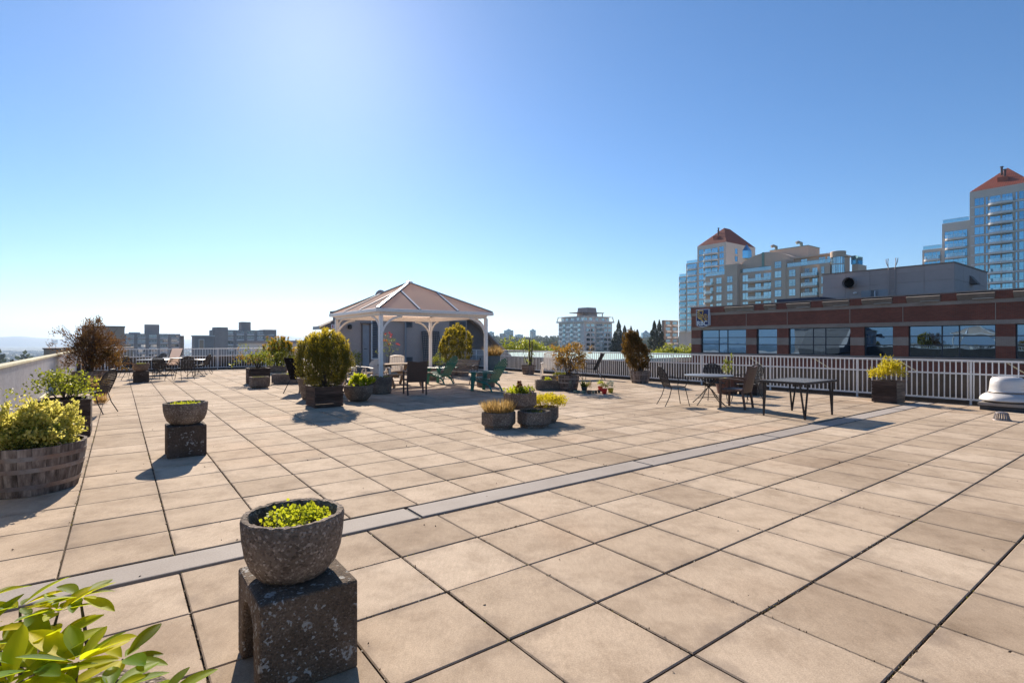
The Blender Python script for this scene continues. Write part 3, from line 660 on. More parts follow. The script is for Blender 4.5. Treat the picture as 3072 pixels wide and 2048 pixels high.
def post_tub(label, u, v, moss=True):
    t = thing('concrete_tub', label, 'planter', UV(u, v), ANG)
    MB().lathe([(.27,0),(.30,.02),(.325,.46),(.315,.485),(.27,.485),(.26,.44)], 32, wob=.004).build('tub', M['agg'], t, True)
    MB().lathe([(.262,.38),(.262,.45)], 24).build('fill', M['soil'], t)
    if moss:
        n = 260; a = rng.uniform(0, 6.28, n); r = .07+.18*np.sqrt(rng.random(n)); P = np.stack([r*np.cos(a), r*np.sin(a), np.full(n, .45)], 1)
        leafmesh('moss', P, rng.normal(size=(n,3))*.5+np.array([0,0,1]), rng.uniform(.03,.08,n), .02, M['leaf'], t)
    return t
post_tub('round concrete tub holding the nearest gazebo post', GU0, GV0)
post_tub('round concrete tub at the gazebo post behind the near green chair', GU0+GL, GV0, False)
post_tub('round concrete tub at the back gazebo post beside the far green chair', GU0+GL, GV0+GW, False)
post_tub('round concrete tub at the left gazebo post behind the big thuja', GU0, GV0+GW, False)

# ------------------------------------------------------------------ planters
def plank_box(t, w, d, h, n, mat, endmat=None, soil=True, posts=True):
    """horizontal boards on four sides, corner posts, soil; local origin at box centre"""
    bh = h/n; ov = .012
    for side in range(4):
        L = (w if side % 2 == 0 else d); mt = endmat if (endmat and side in (1, 3)) else mat
        me = MB().box(-L/2+(0 if side % 2 == 0 else .03), L/2-(0 if side % 2 == 0 else .03), -.014, .014, .003, bh-.003).mesh('plank', mt)
        for k in range(n):
            off = (d if side % 2 == 0 else w)/2-.014; j = rnd.uniform(-.004, .004)
            a = side*math.pi/2; loc = (math.sin(a)*(off+j), -math.cos(a)*(off+j), bh*k+.01)
            inst('plank', me, t, loc, rz=a)
    rim = MB().box(-w/2-ov, w/2+ov, -d/2-ov, -d/2+.06, h+.011, h+.035).box(-w/2-ov, w/2+ov, d/2-.06, d/2+ov, h+.011, h+.035).box(-w/2-ov, -w/2+.06, -d/2+.061, d/2-.061, h+.011, h+.035).box(w/2-.06, w/2+ov, -d/2+.061, d/2-.061, h+.011, h+.035)
    rim.build('rim', mat, t)
    if soil: MB().box(-w/2+.03, w/2-.03, -d/2+.03, d/2-.03, h*.3, h-.03).build('soil', M['soil'], t)
STAVE = {}
def barrel(t, rt, rb, h, n=24, hoops=(.2, .55, .8), mat='stave'):
    key = (rt, rb, h, n, mat)
    if key not in STAVE:
        mb = MB(); hw = math.pi/n*.972; N = 6
        for i in range(N+1):
            s = i/N; r = rb+(rt-rb)*s+.02*math.sin(math.pi*s*.75)
            for rr in (r, r-.028):
                mb.v += [(rr*math.cos(-hw), rr*math.sin(-hw), h*s), (rr*1.003, 0, h*s), (rr*math.cos(hw), rr*math.sin(hw), h*s)]
        for i in range(N):
            a, b = i*6, i*6+6
            mb.f += [(a,a+1,b+1,b),(a+1,a+2,b+2,b+1),(a+4,a+3,b+3,b+4),(a+5,a+4,b+4,b+5),(a+2,a+5,b+5,b+2),(a+3,a,b,b+3)]
        e = N*6; mb.f += [(e,e+1,e+4,e+3),(e+1,e+2,e+5,e+4),(1,0,3,4),(2,1,4,5)]
        STAVE[key] = mb.mesh('stave', M[mat], True)
    for k in range(n): inst('stave', STAVE[key], t, (0, 0, rnd.uniform(0, .006)), rz=2*math.pi*k/n)
    for s in hoops:
        pr = []
        for ds in (-.045, .045):
            q = s+ds; r = rb+(rt-rb)*q+.02*math.sin(math.pi*q*.75)+.004; pr.append((r, h*q))
        MB().lathe([(pr[0][0]-.004, pr[0][1])]+pr+[(pr[1][0]-.004, pr[1][1])], 40).build('hoop', M['hoop'], t, True)
    MB().lathe([(rb-.03, h*.3), (rt-.035, h-.06)], 28).build('soil', M['soil'], t)
def pot(t, rt, rb, h, mat, rim=True, n=20):
    pr = [(rb, 0), (rt-.01*rt, h*.82)]
    pr += [(rt+.02*rt, h*.82), (rt+.03*rt, h)] if rim else [(rt, h)]
    pr += [(rt*.88, h), (rt*.85, h*.9)]
    MB().lathe(pr, n).build('pot', mat, t, True)
    MB().lathe([(rt*.80, h*.6), (rt*.855, h*.9)], 14).build('soil', M['soil'], t)
def stems(t, pts_list, mat='bark', name='branch'):
    for pts, r0, r1 in pts_list:
        n = len(pts); MB().tube(pts, [r0+(r1-r0)*i/(n-1) for i in range(n)], 5).build(name, M[mat], t, True)
def branchy(n, base, spread, h, seed, r0=.02):
    r = random.Random(seed); out = []
    for k in range(n):
        a = r.uniform(0, 6.28); q = spread*r.uniform(.35, 1); b = Vector(base)+Vector((r.uniform(-.05,.05), r.uniform(-.05,.05), 0))
        tip = b+Vector((math.cos(a)*q, math.sin(a)*q, h*r.uniform(.6, 1))); mid = b.lerp(tip, .5)+Vector((r.uniform(-.06,.06), r.uniform(-.06,.06), h*.12))
        out.append(([b, b.lerp(mid, .5), mid, mid.lerp(tip, .5)+Vector((r.uniform(-.03,.03), 0, 0)), tip], r0*r.uniform(.6, 1), .003))
    return out
def foliage(t, mat, n, c, r, per, spread, L, W, upw=.6, outw=1.0, jit=.6, shell=.6, lump=.2, zmin=-.6, name='foliage', fold=.18, rounded=False):
    P, O = clumps(n, c, r, per, spread, shell, lump, zmin)
    d = O*outw+np.array([0, 0, upw])+rng.normal(size=P.shape)*jit
    return leafmesh(name, P, d, L*rng.uniform(.6, 1.25, len(P)), W*rng.uniform(.7, 1.2, len(P)), M[mat], t, fold, rounded=rounded)
def tips(t, mat, n, c, r, per, spread, L, W, zmin=.25, lump=.2, name='golden_tips'):
    return foliage(t, mat, n, c, r, per, spread, L, W, 1.2, .6, .45, .92, lump, zmin, name)
def grass(t, mat, n, r, z, L, W, up=1.6, name='grass', sx=1, sy=1):
    a = rng.uniform(0, 6.28, n); q = r*np.sqrt(rng.random(n)); P = np.stack([q*np.cos(a)*sx, q*np.sin(a)*sy, np.full(n, z)], 1)
    d = np.stack([np.cos(a)*q/r*.7, np.sin(a)*q/r*.7, np.full(n, up)], 1)+rng.normal(size=(n, 3))*.28
    return leafmesh(name, P, d, L*rng.uniform(.5, 1.15, n), W, M[mat], t, .1, widest=.35)
def thuja(t, c, r, dens, tip='gold', body='thuja', tipn=.35, lump=.20, leaf=.075, tz=.15):
    """upright sprays gathered in distinct vertical tufts, gold at the top of the tufts"""
    n = int(190*dens); d = dirs(n, -.92); rad = (.86+.16*rng.random(n))*lumps(d, lump, 5); C = np.array(c)+d*rad[:, None]*np.array(r)
    per = 34; up = rng.random((n*per, 1)); P = np.repeat(C, per, 0)+rng.normal(size=(n*per, 3))*np.array([.030,.030,.012])*(1.25-up)+np.array([0,0,1])*(up-.6)*.19
    O = np.repeat(d, per, 0); leafmesh('foliage', P, O*.45+np.array([0,0,1.2])+rng.normal(size=P.shape)*.38, leaf*rng.uniform(.6,1.2,len(P)), leaf*.30, M[body], t)
    foliage(t, body, int(90*dens), c, (r[0]*.8, r[1]*.8, r[2]*.85), 18, .07, leaf, .024, 1.3, .4, .5, .3, lump, -.9, name='inner_foliage')
    if tip:
        s = (d[:, 2]+rng.normal(size=n)*.22 > tz) & (rng.random(n) < tipn*2); C2 = C[s]; per = 22; m = len(C2)*per
        P = np.repeat(C2, per, 0)+rng.normal(size=(m, 3))*.026+np.repeat(d[s], per, 0)*.012+np.array([0,0,.085])
        leafmesh('golden_tips', P, np.repeat(d[s], per, 0)*.5+np.array([0,0,1.1])+rng.normal(size=(m, 3))*.42, leaf*.8*rng.uniform(.6,1.2,m), leaf*.28, M[tip], t)

# inverted-U concrete pedestals with bowls
def pedestal(label, loc, rz, mat, w=.42, d=.475, h=.405):
    mb = MB(); hx = w/2; pts = [(-d/2, 0), (-d/2, h), (d/2, h), (d/2, 0), (d/2-.10, 0)]
    for k in range(7):
        a = math.pi*k/6; q = .085
        pts.append((math.cos(a)*(d/2-.125), .235+.085*math.sin(a)))
    pts.append((-d/2+.10, 0)); n = len(pts)
    # side profile in the local y-z plane, extruded along x
    vs_ = [(-hx, y, z) for y, z in pts]+[(hx, y, z) for y, z in pts]
    mb.add(vs_, [(i, (i+1)%n, n+(i+1)%n, n+i) for i in range(n)])
    # end faces as strips: left leg, right leg, top
    arch = list(range(4, n)); b = 0
    for off in (0, n):
        def fc(*idx): mb.f.append(tuple(off+i for i in (idx if off == 0 else reversed(idx))))
        fc(0, n-1, n-2, 1); fc(2, 5, 4, 3)
        top = list(range(5, n-1)); half = len(top)//2
        for i in range(len(top)-1):
            if i < half: fc(2, top[i+1], top[i])
            else: fc(1, top[i+1], top[i])
        fc(1, top[half], 2)
    o = mb.build('concrete_pedestal', M[mat], None, loc=loc, rz=rz, bevel=.012)
    return tag(o, label, 'pedestal')
def bowl(label, loc, r, plant, mat='agg', seed=0):
    t = thing('concrete_bowl', label, 'planter', loc)
    s = r/.245
    pr = [(.135,0),(.165,.012),(.205,.06),(.228,.12),(.240,.19),(.246,.275),(.240,.288),(.215,.286),(.206,.26),(.19,.17)]
    bb = MB().lathe([(a*s, b) for a, b in pr], 72, wob=.006); jr = random.Random(int(r*1e4))
    bb.v = [(x+jr.gauss(0, .0012), y+jr.gauss(0, .0012), z+(jr.gauss(0, .0022) if z > .25 else 0)) for x, y, z in bb.v]
    bb.build('bowl', M[mat], t, True)
    MB().lathe([(.15*s,.1),(.203*s,.215)], 28).build('soil', M['soil'], t)
    plant(t); return t
pa = UV(.672, 2.595)
pedestal('lichen-spotted concrete pedestal in the foreground', pa, ANG, 'ped')
def lowplant(t):
    n = 95; a = rng.uniform(0, 6.28, n); q = .145*np.sqrt(rng.random(n)); C = np.stack([q*np.cos(a)+.012, q*np.sin(a), .235+.055*rng.random(n)*(1-q/.2)+.02*rng.random(n)], 1)
    P = np.repeat(C, 9, 0)+rng.normal(size=(n*9, 3))*np.array([.014,.014,.012]); d = rng.normal(size=P.shape)*.8+np.array([0,0,.55])
    leafmesh('foliage', P, d, rng.uniform(.011,.024,len(P)), rng.uniform(.010,.019,len(P)), M['lime'], t, rounded=True)
    stems(t, [([(x, y, .2), (x+.01, y, .25), (x+.02*rnd.uniform(-1,1), y+.01, .30)], .003, .0015) for x, y in [(rnd.uniform(-.13,.13), rnd.uniform(-.12,.12)) for k in range(22)]], 'twig', 'stem')
    grass(t, 'straw', 60, .2, .21, .06, .004)
bowl('round concrete bowl with lime green creeper on the foreground pedestal', pa+Vector((-.015, 0, .406)), .226, lowplant)
pb = UV(.71, 8.19)
pedestal('dark concrete pedestal beside the half barrel, middle distance', pb, ANG, 'ped_plain', .44, .43)
def mossy(t):
    n = 500; a = rng.uniform(0, 6.28, n); q = .17*np.sqrt(rng.random(n)); P = np.stack([q*np.cos(a), q*np.sin(a), .225+.05*rng.random(n)], 1)
    leafmesh('foliage', P, rng.normal(size=P.shape)*.6+np.array([0,0,.8]), rng.uniform(.015,.035,n), .014, M['lime'], t)
bowl('grey concrete bowl with yellow moss on the middle pedestal', pb+Vector((0, .0, .406)), .258, mossy)
pc = G(423, 1146)
pedestal('far concrete pedestal before the left cafe tables', pc, ANG, 'ped_plain', .48, .44)
bowl('concrete bowl on the far pedestal before the left cafe tables', pc+Vector((0, 0, .406)), .262, mossy, 'agg_warm')

# half barrel with variegated shrub
t = thing('potted_shrub', 'weathered half barrel overflowing with a yellow variegated shrub', 'potted shrub', UV(-.73, 7.22), .3)
barrel(t, .445, .385, .47, 26)
foliage(t, 'varieg', 420, (0, 0, .61), (.40, .40, .20), 30, .028, .038, .020, .55, .8, .8, .5, .30, -.75, rounded=True)
foliage(t, 'leaf', 90, (0, 0, .55), (.34, .34, .14), 20, .05, .045, .026, .3, .8, .8, .3, .15, -.9, name='inner_foliage')
stems(t, branchy(26, (0, 0, .40), .33, .36, 3, .010), 'twig')
# square plank planter behind it
t = thing('potted_shrub', 'square dark plank planter with a loose leafy shrub by the corrugated wall', 'potted shrub', UV(-.69, 10.95), ANG)
plank_box(t, .66, .66, .56, 7, M['plank'])
foliage(t, 'leaf', 70, (-.12, -.06, .82), (.46, .5, .24), 11, .055, .055, .034, .5, .6, .9, .35, .3, -.5)
foliage(t, 'lime', 34, (.12, .02, .72), (.3, .3, .22), 12, .05, .05, .032, .5, .6, .9, .4, .3, -.5, name='bright_foliage')
stems(t, branchy(16, (0, 0, .5), .46, .5, 5, .012))
# brown dying thuja
t = thing('potted_shrub', 'tall rusty brown half-dead shrub in a barrel by the corrugated wall', 'potted shrub', UV(-.78, 22.6), .2)
barrel(t, .48, .40, .5, 20)
P_, O_ = clumps(330, (0, 0, 1.22), (.86, .86, .98), 22, .065, .35, .36, -.75, 5)
k_ = 1.0-.35*np.clip((P_[:, 2]-1.3), 0, 1); P_[:, 0] *= k_; P_[:, 1] *= k_
leafmesh('foliage', P_, O_*.7+np.array([0,0,.8])+rng.normal(size=P_.shape)*.5, rng.uniform(.05,.11,len(P_)), .026, M['rust'], t)
foliage(t, 'rustgreen', 80, (.45, .15, .85), (.42, .42, .38), 20, .06, .08, .026, .8, .8, .5, .5, .3, name='green_foliage')
stems(t, branchy(22, (0, 0, .42), .75, 1.75, 8, .028))
stems(t, branchy(30, (0, 0, .9), .85, 1.15, 9, .010), 'twig', 'twig')
# low clay pot and dry grass by the mesh chair
t = thing('clay_pot', 'low dark clay pot of dry grass by the lone mesh chair', 'pot', G(296, 1186)); pot(t, .24, .18, .28, M['terracotta']); grass(t, 'straw', 130, .2, .25, .3, .012)
t = thing('grass_tuft', 'dry straw tuft at the foot of the lone mesh chair', 'grass tuft', G(302, 1210)); grass(t, 'straw', 160, .11, 0, .26, .010)

# big thuja in plank box, stone tub behind it, hosta bowl beside it
t = thing('potted_shrub', 'large round golden-tipped thuja in a dark plank box before the gazebo', 'potted shrub', UV(3.83, 12.40), ANG)
plank_box(t, .64, .72, .44, 6, M['plank'])
thuja(t, (0, 0, 1.08), (.60, .58, .58), 2.5, 'gold', leaf=.055, tipn=.45, tz=.30, lump=.06)
stems(t, [([(0,0,.38),(.02,0,.6),(0,.03,.9)], .05, .03)]+branchy(10, (0,0,.42), .5, .9, 12, .018), 'bark')
t = thing('stone_tub', 'tapered concrete tub behind the large thuja box', 'planter', G(936, 1197))
MB().lathe([(.20,0),(.24,.02),(.36,.50),(.37,.56),(.33,.56),(.31,.48)], 28).build('tub', M['agg'], t, True); MB().lathe([(.3,.4),(.315,.49)], 20).build('soil', M['soil'], t)
t = thing('potted_plant', 'wide concrete bowl with bright lime hosta leaves beside the big thuja', 'potted plant', G(1075, 1202))
MB().lathe([(.17,0),(.21,.015),(.29,.10),(.345,.22),(.365,.37),(.36,.40),(.325,.40),(.31,.36),(.27,.22)], 36, wob=.004).build('bowl', M['agg'], t, True)
MB().lathe([(.26,.2),(.312,.345)], 24).build('soil', M['soil'], t)
foliage(t, 'lime', 46, (.04, .05, .44), (.27, .25, .17), 7, .03, .12, .075, .8, .9, .5, .5, .2, -.1)
# rose growing behind the big thuja
t = thing('climbing_rose', 'pale leafy rose poking out to the right of the big thuja', 'shrub', G(1072, 1180))
foliage(t, 'leaf', 30, (0, 0, .95), (.13, .13, .36), 9, .04, .05, .03, .4, .6, .9, .4, .3, name='foliage'); foliage(t, 'silver', 8, (0, 0, .92), (.12, .12, .3), 9, .03, .045, .03, .4, .6, .9, .6, .3, name='blossom')
stems(t, branchy(4, (0, 0, 0), .1, 1.15, 31, .010), 'twig', 'stem')

# planters left of the gazebo
t = thing('potted_shrub', 'dark plank box with a sprawling open leafy shrub left of the big thuja', 'potted shrub', G(774, 1150), ANG)
plank_box(t, .68, .62, .52, 6, M['plank'])
foliage(t, 'leaf', 80, (-.05, 0, .86), (.72, .5, .42), 9, .06, .085, .04, .5, .6, .8, .35, .4, -.4)
foliage(t, 'bronze', 22, (-.2, 0, .85), (.7, .5, .4), 8, .06, .085, .04, .5, .6, .8, .5, .4, -.3, name='bronze_foliage')
stems(t, branchy(14, (0, 0, .45), .62, .85, 14, .016))
t = thing('stone_trough', 'small chamfered concrete trough before the sprawling shrub', 'planter', G(778, 1163), ANG)
MB().add([(-.20,-.16,0),(.20,-.16,0),(.20,.16,0),(-.20,.16,0),(-.27,-.22,.07),(.27,-.22,.07),(.27,.22,.07),(-.27,.22,.07),(-.27,-.22,.36),(.27,-.22,.36),(.27,.22,.36),(-.27,.22,.36),(-.23,-.18,.36),(.23,-.18,.36),(.23,.18,.36),(-.23,.18,.36),(-.22,-.17,.3),(.22,-.17,.3),(.22,.17,.3),(-.22,.17,.3)],
         [(3,2,1,0)]+[(a+i, a+(i+1)%4, a+4+(i+1)%4, a+4+i) for a in (0,4,8,12) for i in range(4)]+[(16,17,18,19)]).build('trough', M['agg'], t)
grass(t, 'moss', 200, .2, .29, .09, .02)
def trough(name, label, loc, rz, L, W, H, mat):
    t = thing(name, label, 'planter', loc, rz)
    MB().box(-L/2, L/2, -W/2, -W/2+.05, .03, H).box(-L/2, L/2, W/2-.05, W/2, .03, H).box(-L/2, -L/2+.05, -W/2+.051, W/2-.051, .03, H).box(L/2-.05, L/2, -W/2+.051, W/2-.051, .03, H).build('trough', M[mat], t, bevel=.008)
    MB().box(-L/2+.06, L/2-.06, -W/2+.06, W/2-.06, 0, .029).build('foot', M['stucco_dark'], t); MB().box(-L/2+.051, L/2-.051, -W/2+.051, W/2-.051, .04, H-.06).build('soil', M['soil'], t); return t
t = trough('stone_trough', 'long low concrete trough of green groundcover left of the big thuja', G(866, 1150), R(8), 1.05, .42, .34, 'agg_warm')
foliage(t, 'lime', 30, (.1, 0, .30), (.33, .15, .06), 12, .03, .04, .03, .5, .3, .6, .3, .1, 0)
t = trough('stone_trough', 'concrete box with an orange-tipped dome shrub behind the sprawling shrub', G(834, 1116), R(20), .82, .6, .32, 'agg_warm')
thuja(t, (0, 0, .98), (.66, .6, .62), 1.0, 'orange', 'leaf', tipn=.9, leaf=.085, tz=-.15)
stems(t, branchy(14, (0, 0, .25), .5, .7, 17, .022))
foliage(t, 'bronze', 26, (.62, 0, .95), (.38, .3, .42), 9, .05, .07, .025, .8, .5, .6, .3, .3, name='thin_foliage')
# bush behind the bench by the penthouse
t = thing('potted_shrub', 'rounded golden thuja behind the iron bench at the penthouse wall', 'potted shrub', D(1369, 23.4), ANG)
pot(t, .42, .34, .42, M['stucco_dark']); thuja(t, (0, 0, 1.25), (.68, .66, .90), 1.7, 'gold', 'thuja', tipn=.5, leaf=.07, lump=.06, tz=-.25)
stems(t, [([(0,0,.38),(0,.02,.6),(.02,0,1.0)], .05, .03)])
t = thing('potted_plant', 'silver leaved low plant behind the iron bench', 'potted plant', D(1391, 22.6)); pot(t, .26, .2, .32, M['stucco_dark'])
foliage(t, 'silver', 50, (0, 0, .5), (.4, .34, .22), 10, .04, .07, .018, .8, .7, .6, .5, .2, -.2)
t = thing('potted_plant', 'small green bushy plant beside the back gazebo post', 'potted plant', D(1314, 22.2)); pot(t, .24, .2, .3, M['stucco_dark'])
foliage(t, 'leaf', 60, (0, 0, .62), (.36, .34, .34), 10, .05, .06, .03, .6, .7, .6, .5, .2, -.3)
# red roses at the wall
t = thing('rose_bush', 'thin rose bush with red blooms at the penthouse wall', 'shrub', D(1165, 24.0))
stems(t, branchy(9, (0, 0, 0), .5, 2.0, 21, .010), 'twig', 'stem'); foliage(t, 'leaf', 34, (.05, 0, 1.25), (.45, .35, .62), 8, .05, .06, .035, .4, .6, .9, .4, .4)
foliage(t, 'petal', 9, (0, 0, 1.45), (.45, .35, .5), 16, .022, .05, .045, .5, .5, 1, .7, .2, -.3, name='blooms')
# blue grey pot with grass by the railing end
t = thing('potted_plant', 'tall blue grey pot of straw grass where the right railing begins', 'potted plant', D(1481, 26.4)); pot(t, .34, .26, .78, M['bluepot']); grass(t, 'straw', 420, .28, .72, .62, .012, 1.4)

# hexagonal concrete planters, three below and one on top
def hexplanter(label, loc, r, h, rz):
    t = thing('hexagonal_planter', label, 'planter', loc, rz)
    c_ = .035
    MB().lathe([(r-.05,0),(r-.05,.035),(r,.075),(r,h-.012),(r-.012,h),(r-.055,h),(r-.06,h-.05)], 6).build('shell', M['agg'] if h < .29 else M['agg_warm'], t)
    MB().lathe([(r-.09,.1),(r-.061,h-.055)], 6).build('soil', M['soil'], t); return t
def hx(px, y): return D(px, y)
t = hexplanter('hexagonal concrete planter of dry straw grass, left of the stacked group', hx(1496, 9.10), .30, .285, R(12)); grass(t, 'straw', 900, .22, .24, .26, .009, 1.5)
t = hexplanter('hexagonal concrete planter, front right of the stacked group', hx(1603, 9.22), .30, .285, R(2)); grass(t, 'moss', 60, .2, .22, .08, .02)
t = hexplanter('hexagonal concrete planter of bright yellow sedum, back right of the stacked group', hx(1632, 9.78), .30, .288, R(20))
foliage(t, 'yellow', 190, (.08, 0, .37), (.37, .30, .15), 16, .028, .034, .016, 1.0, .6, .6, .5, .15, -.35)
t = hexplanter('hexagonal concrete planter with a dark red plume, on top of the stacked group', hx(1560, 9.48)+Vector((0, 0, .289)), .30, .292, R(-6))
foliage(t, 'lime', 34, (-.08, 0, .30), (.22, .2, .06), 10, .03, .05, .03, .6, .5, .7, .4, .2, 0); foliage(t, 'leaf', 26, (.08, 0, .30), (.18, .2, .06), 10, .03, .05, .03, .6, .5, .7, .4, .2, 0, name='green_foliage')
n = 170; a = rng.uniform(0, 6.28, n); zz = rng.random(n); rr = .045*(1-zz)+.008; P = np.stack([rr*np.cos(a)-.01, rr*np.sin(a), .30+.17*zz], 1)
leafmesh('plume', P, np.stack([np.cos(a), np.sin(a), np.full(n, 1.4)], 1), .05, .016, M['plume'], t); foliage(t, 'purple', 5, (.19, -.08, .31), (.05, .05, .03), 9, .012, .03, .025, .6, .5, .9, .5, .2, 0, name='violets')

# right middle group: troughs, barrel shrub and the row of small pots
t = trough('stone_trough', 'long concrete trough with small rosettes beside the bronze shrub', G(1653, 1168), R(3), .98, .42, .30, 'agg')
foliage(t, 'lime', 14, (-.1, 0, .28), (.14, .12, .07), 12, .02, .05, .03, .8, .6, .6, .4, .1, 0); foliage(t, 'bronze', 10, (.22, 0, .28), (.1, .1, .08), 10, .02, .06, .02, .8, .6, .6, .4, .1, 0, name='bronze_foliage')
t = trough('stone_trough', 'second concrete trough half hidden behind the long one', G(1660, 1152), R(3), .84, .36, .30, 'agg'); foliage(t, 'moss', 30, (.18, 0, .3), (.24, .14, .09), 12, .02, .05, .03, .8, .6, .6, .4, .1, 0)
t = thing('potted_shrub', 'bronze and green leaved shrub in a dark half barrel near the small pots', 'potted shrub', D(1706, 16.1)); barrel(t, .315, .255, .46, 20)
foliage(t, 'bronze', 120, (.06, 0, 1.02), (.56, .5, .46), 11, .05, .085, .035, .6, .8, .7, .5, .28, -.75); foliage(t, 'rustgreen', 50, (.06, 0, .9), (.5, .45, .4), 10, .05, .08, .034, .6, .8, .7, .4, .28, -.75, name='inner_foliage')
stems(t, branchy(16, (0, 0, .4), .42, .95, 23, .014))
def smallpot(label, px, py, rt, h, mat, kind, n, L, W=.012, zoff=0):
    t = thing('flower_pot', label, 'flower pot', G(px, py)); pot(t, rt, rt*.72, h, M[mat], n=16)
    if kind in ('grassy', 'spiky'): grass(t, 'leaf' if kind == 'grassy' else 'silver', n, rt*.7, h*.85, L, W, 1.1)
    elif kind: foliage(t, kind, n, (0, 0, h+L*.8), (rt*1.1, rt*1.1, L), 8, .02, .045, .02, .7, .6, .6, .4, .2, -.5)
    return t
smallpot('bright red flower pot with dark green leaves in the row of small pots', 1813, 1181, .085, .155, 'red', 'leaf', 16, .07)
smallpot('olive yellow flower pot with a spiky grey green plant, right end of the row', 1832, 1178, .085, .14, 'olive', 'silver', 26, .13)
smallpot('darker red flower pot with yellow green leaves behind the bright red pot', 1801, 1173, .075, .15, 'red', 'lime', 16, .09)
smallpot('dark teal pot with broad spiky leaves in the row of small pots', 1753, 1174, .095, .15, 'navy', 'grassy', 60, .24, .03)
smallpot('flat celadon bowl at the left of the row of small pots', 1730, 1178, .10, .07, 'celadon', None, 0, 0)
smallpot('celadon cup before the dark teal pot', 1751, 1180, .065, .085, 'celadon', None, 0, 0)
smallpot('grey green pot with a dry twiggy plant in the row of small pots', 1768, 1181, .075, .10, 'agg', 'straw', 9, .14)
smallpot('tiny celadon cup right of the dry twiggy plant', 1780, 1180, .045, .085, 'celadon', None, 0, 0)
smallpot('tiny black pot beside the tiny celadon cup', 1788, 1179, .04, .08, 'black', None, 0, 0)
smallpot('small black pot left of the bright red pot', 1797, 1178, .045, .085, 'black', None, 0, 0)
smallpot('slim pot with a weak leafy stem against the bronze shrub barrel', 1713, 1174, .06, .10, 'agg', 'silver', 8, .12)
# slender plant barrel by the railing
t = thing('potted_shrub', 'brown half barrel with bare upright stems by the right railing', 'potted shrub', D(1585, 24.0)); barrel(t, .31, .25, .42, 18)
stems(t, [([(0,0,.35),(-.2,0,.9),(-.33,0,1.50)], .016, .008), ([(.05,0,.35),(.06,.02,.9),(.05,0,1.62)], .05, .03), ([(.1,0,.35),(.16,.03,.9),(.17,0,1.5)], .045, .03)])
foliage(t, 'leaf', 30, (.08, 0, .95), (.15, .13, .6), 8, .04, .05, .035, .4, .6, .9, .5, .3); foliage(t, 'lime', 14, (-.02, 0, .55), (.26, .22, .16), 8, .04, .05, .035, .4, .6, .9, .5, .3, name='low_foliage')
# rusty column thuja
t = thing('potted_shrub', 'tall rusty columnar thuja in a grey half barrel by the right railing', 'potted shrub', D(1920, 19.0)); barrel(t, .355, .29, .44, 22, (.25, .72))
P_, O_ = clumps(420, (-.10, 0, 1.12), (.42, .42, .80), 20, .045, .7, .14, -.9); k_ = 1-.32*np.clip(P_[:, 2]-1.1, 0, 1); P_[:, 0] = (P_[:, 0]+.1)*k_-.10-.25*np.clip(P_[:, 2]-.9, 0, 1); P_[:, 1] *= k_
leafmesh('foliage', P_, O_*.6+np.array([0,0,1.1])+rng.normal(size=P_.shape)*.4, rng.uniform(.05,.10,len(P_)), .024, M['rustgreen'], t)
s_ = P_[:, 2] > 1.0; P2 = P_[s_][::4]; leafmesh('rusty_tips', P2*np.array([1.03,1.03,1.0]), rng.normal(size=P2.shape)*.4+np.array([0,0,1.1]), .08, .024, M['rust'], t)
stems(t, branchy(12, (0, 0, .38), .25, 1.2, 29, .02))
# pots behind the right cafe table
t = thing('potted_plant', 'round brown pot with a staked climbing vine by the right railing', 'potted plant', D(2182, 15.1)); pot(t, .34, .26, .44, M['terracotta'])
MB().box(-.035, .0, -.018, .018, .3, 1.10).build('stake', M['cap'], t); foliage(t, 'leaf', 26, (0, 0, .78), (.14, .14, .38), 8, .03, .05, .04, .3, .6, .9, .5, .3)
grass(t, 'lime', 40, .25, .40, .12, .03)
t = thing('plank_planter', 'empty plank planter with a pale end behind the wicker chair', 'planter', G(2257, 1183), ANG-R(90)); plank_box(t, .52, .5, .40, 5, M['plank'], M['plank_pale'])
t = thing('potted_shrub', 'square slatted planter with a bright yellow shrub at the right railing', 'potted shrub', UV(15.28, 4.80), ANG-R(90)); plank_box(t, .52, .62, .50, 6, M['plank'], M['plank_pale'])
foliage(t, 'yellow', 100, (.04, 0, .78), (.27, .25, .28), 13, .035, .06, .026, .8, .7, .6, .4, .25, -.45); foliage(t, 'yellow', 24, (-.28, -.05, .66), (.17, .16, .13), 12, .03, .055, .026, .8, .7, .6, .4, .25, -.5, name='side_foliage')
stems(t, branchy(8, (0, 0, .45), .2, .4, 33, .008), 'twig')

# close rhododendron at the lower left, in a tub below the frame
t = thing('rhododendron', 'close-up rhododendron branches with long yellow green leaves, lower left corner', 'shrub', (-1.30, 1.42, 0))
MB().lathe([(.22,0),(.27,.02),(.33,.36),(.34,.40),(.29,.40),(.28,.34)], 28).build('tub', M['agg'], t, True); MB().lathe([(.27,.25),(.285,.35)], 20).build('soil', M['soil'], t)
def big_leaf(base, d, L, W, nup, curl):
    d = Vector(d).normalized(); s = d.cross(Vector(nup)).normalized(); nn = s.cross(d).normalized(); mb = MB(); N = 8
    for i in range(N+1):
        q = i/N; w = W/2*max(.04, math.sin(math.pi*min(1, q**1.15)))**.7 if 0 < i < N else W*.05
        c0 = Vector(base)+d*L*q-nn*curl*L*q*q
        mb.v += [tuple(c0-s*w+nn*w*.28), tuple(c0-s*w*.5+nn*w*.06), tuple(c0), tuple(c0+s*w*.5+nn*w*.06), tuple(c0+s*w+nn*w*.28)]
    for i in range(N):
        for k in range(4): mb.f.append((i*5+k, i*5+k+1, i*5+6+k, i*5+5+k))
    return mb
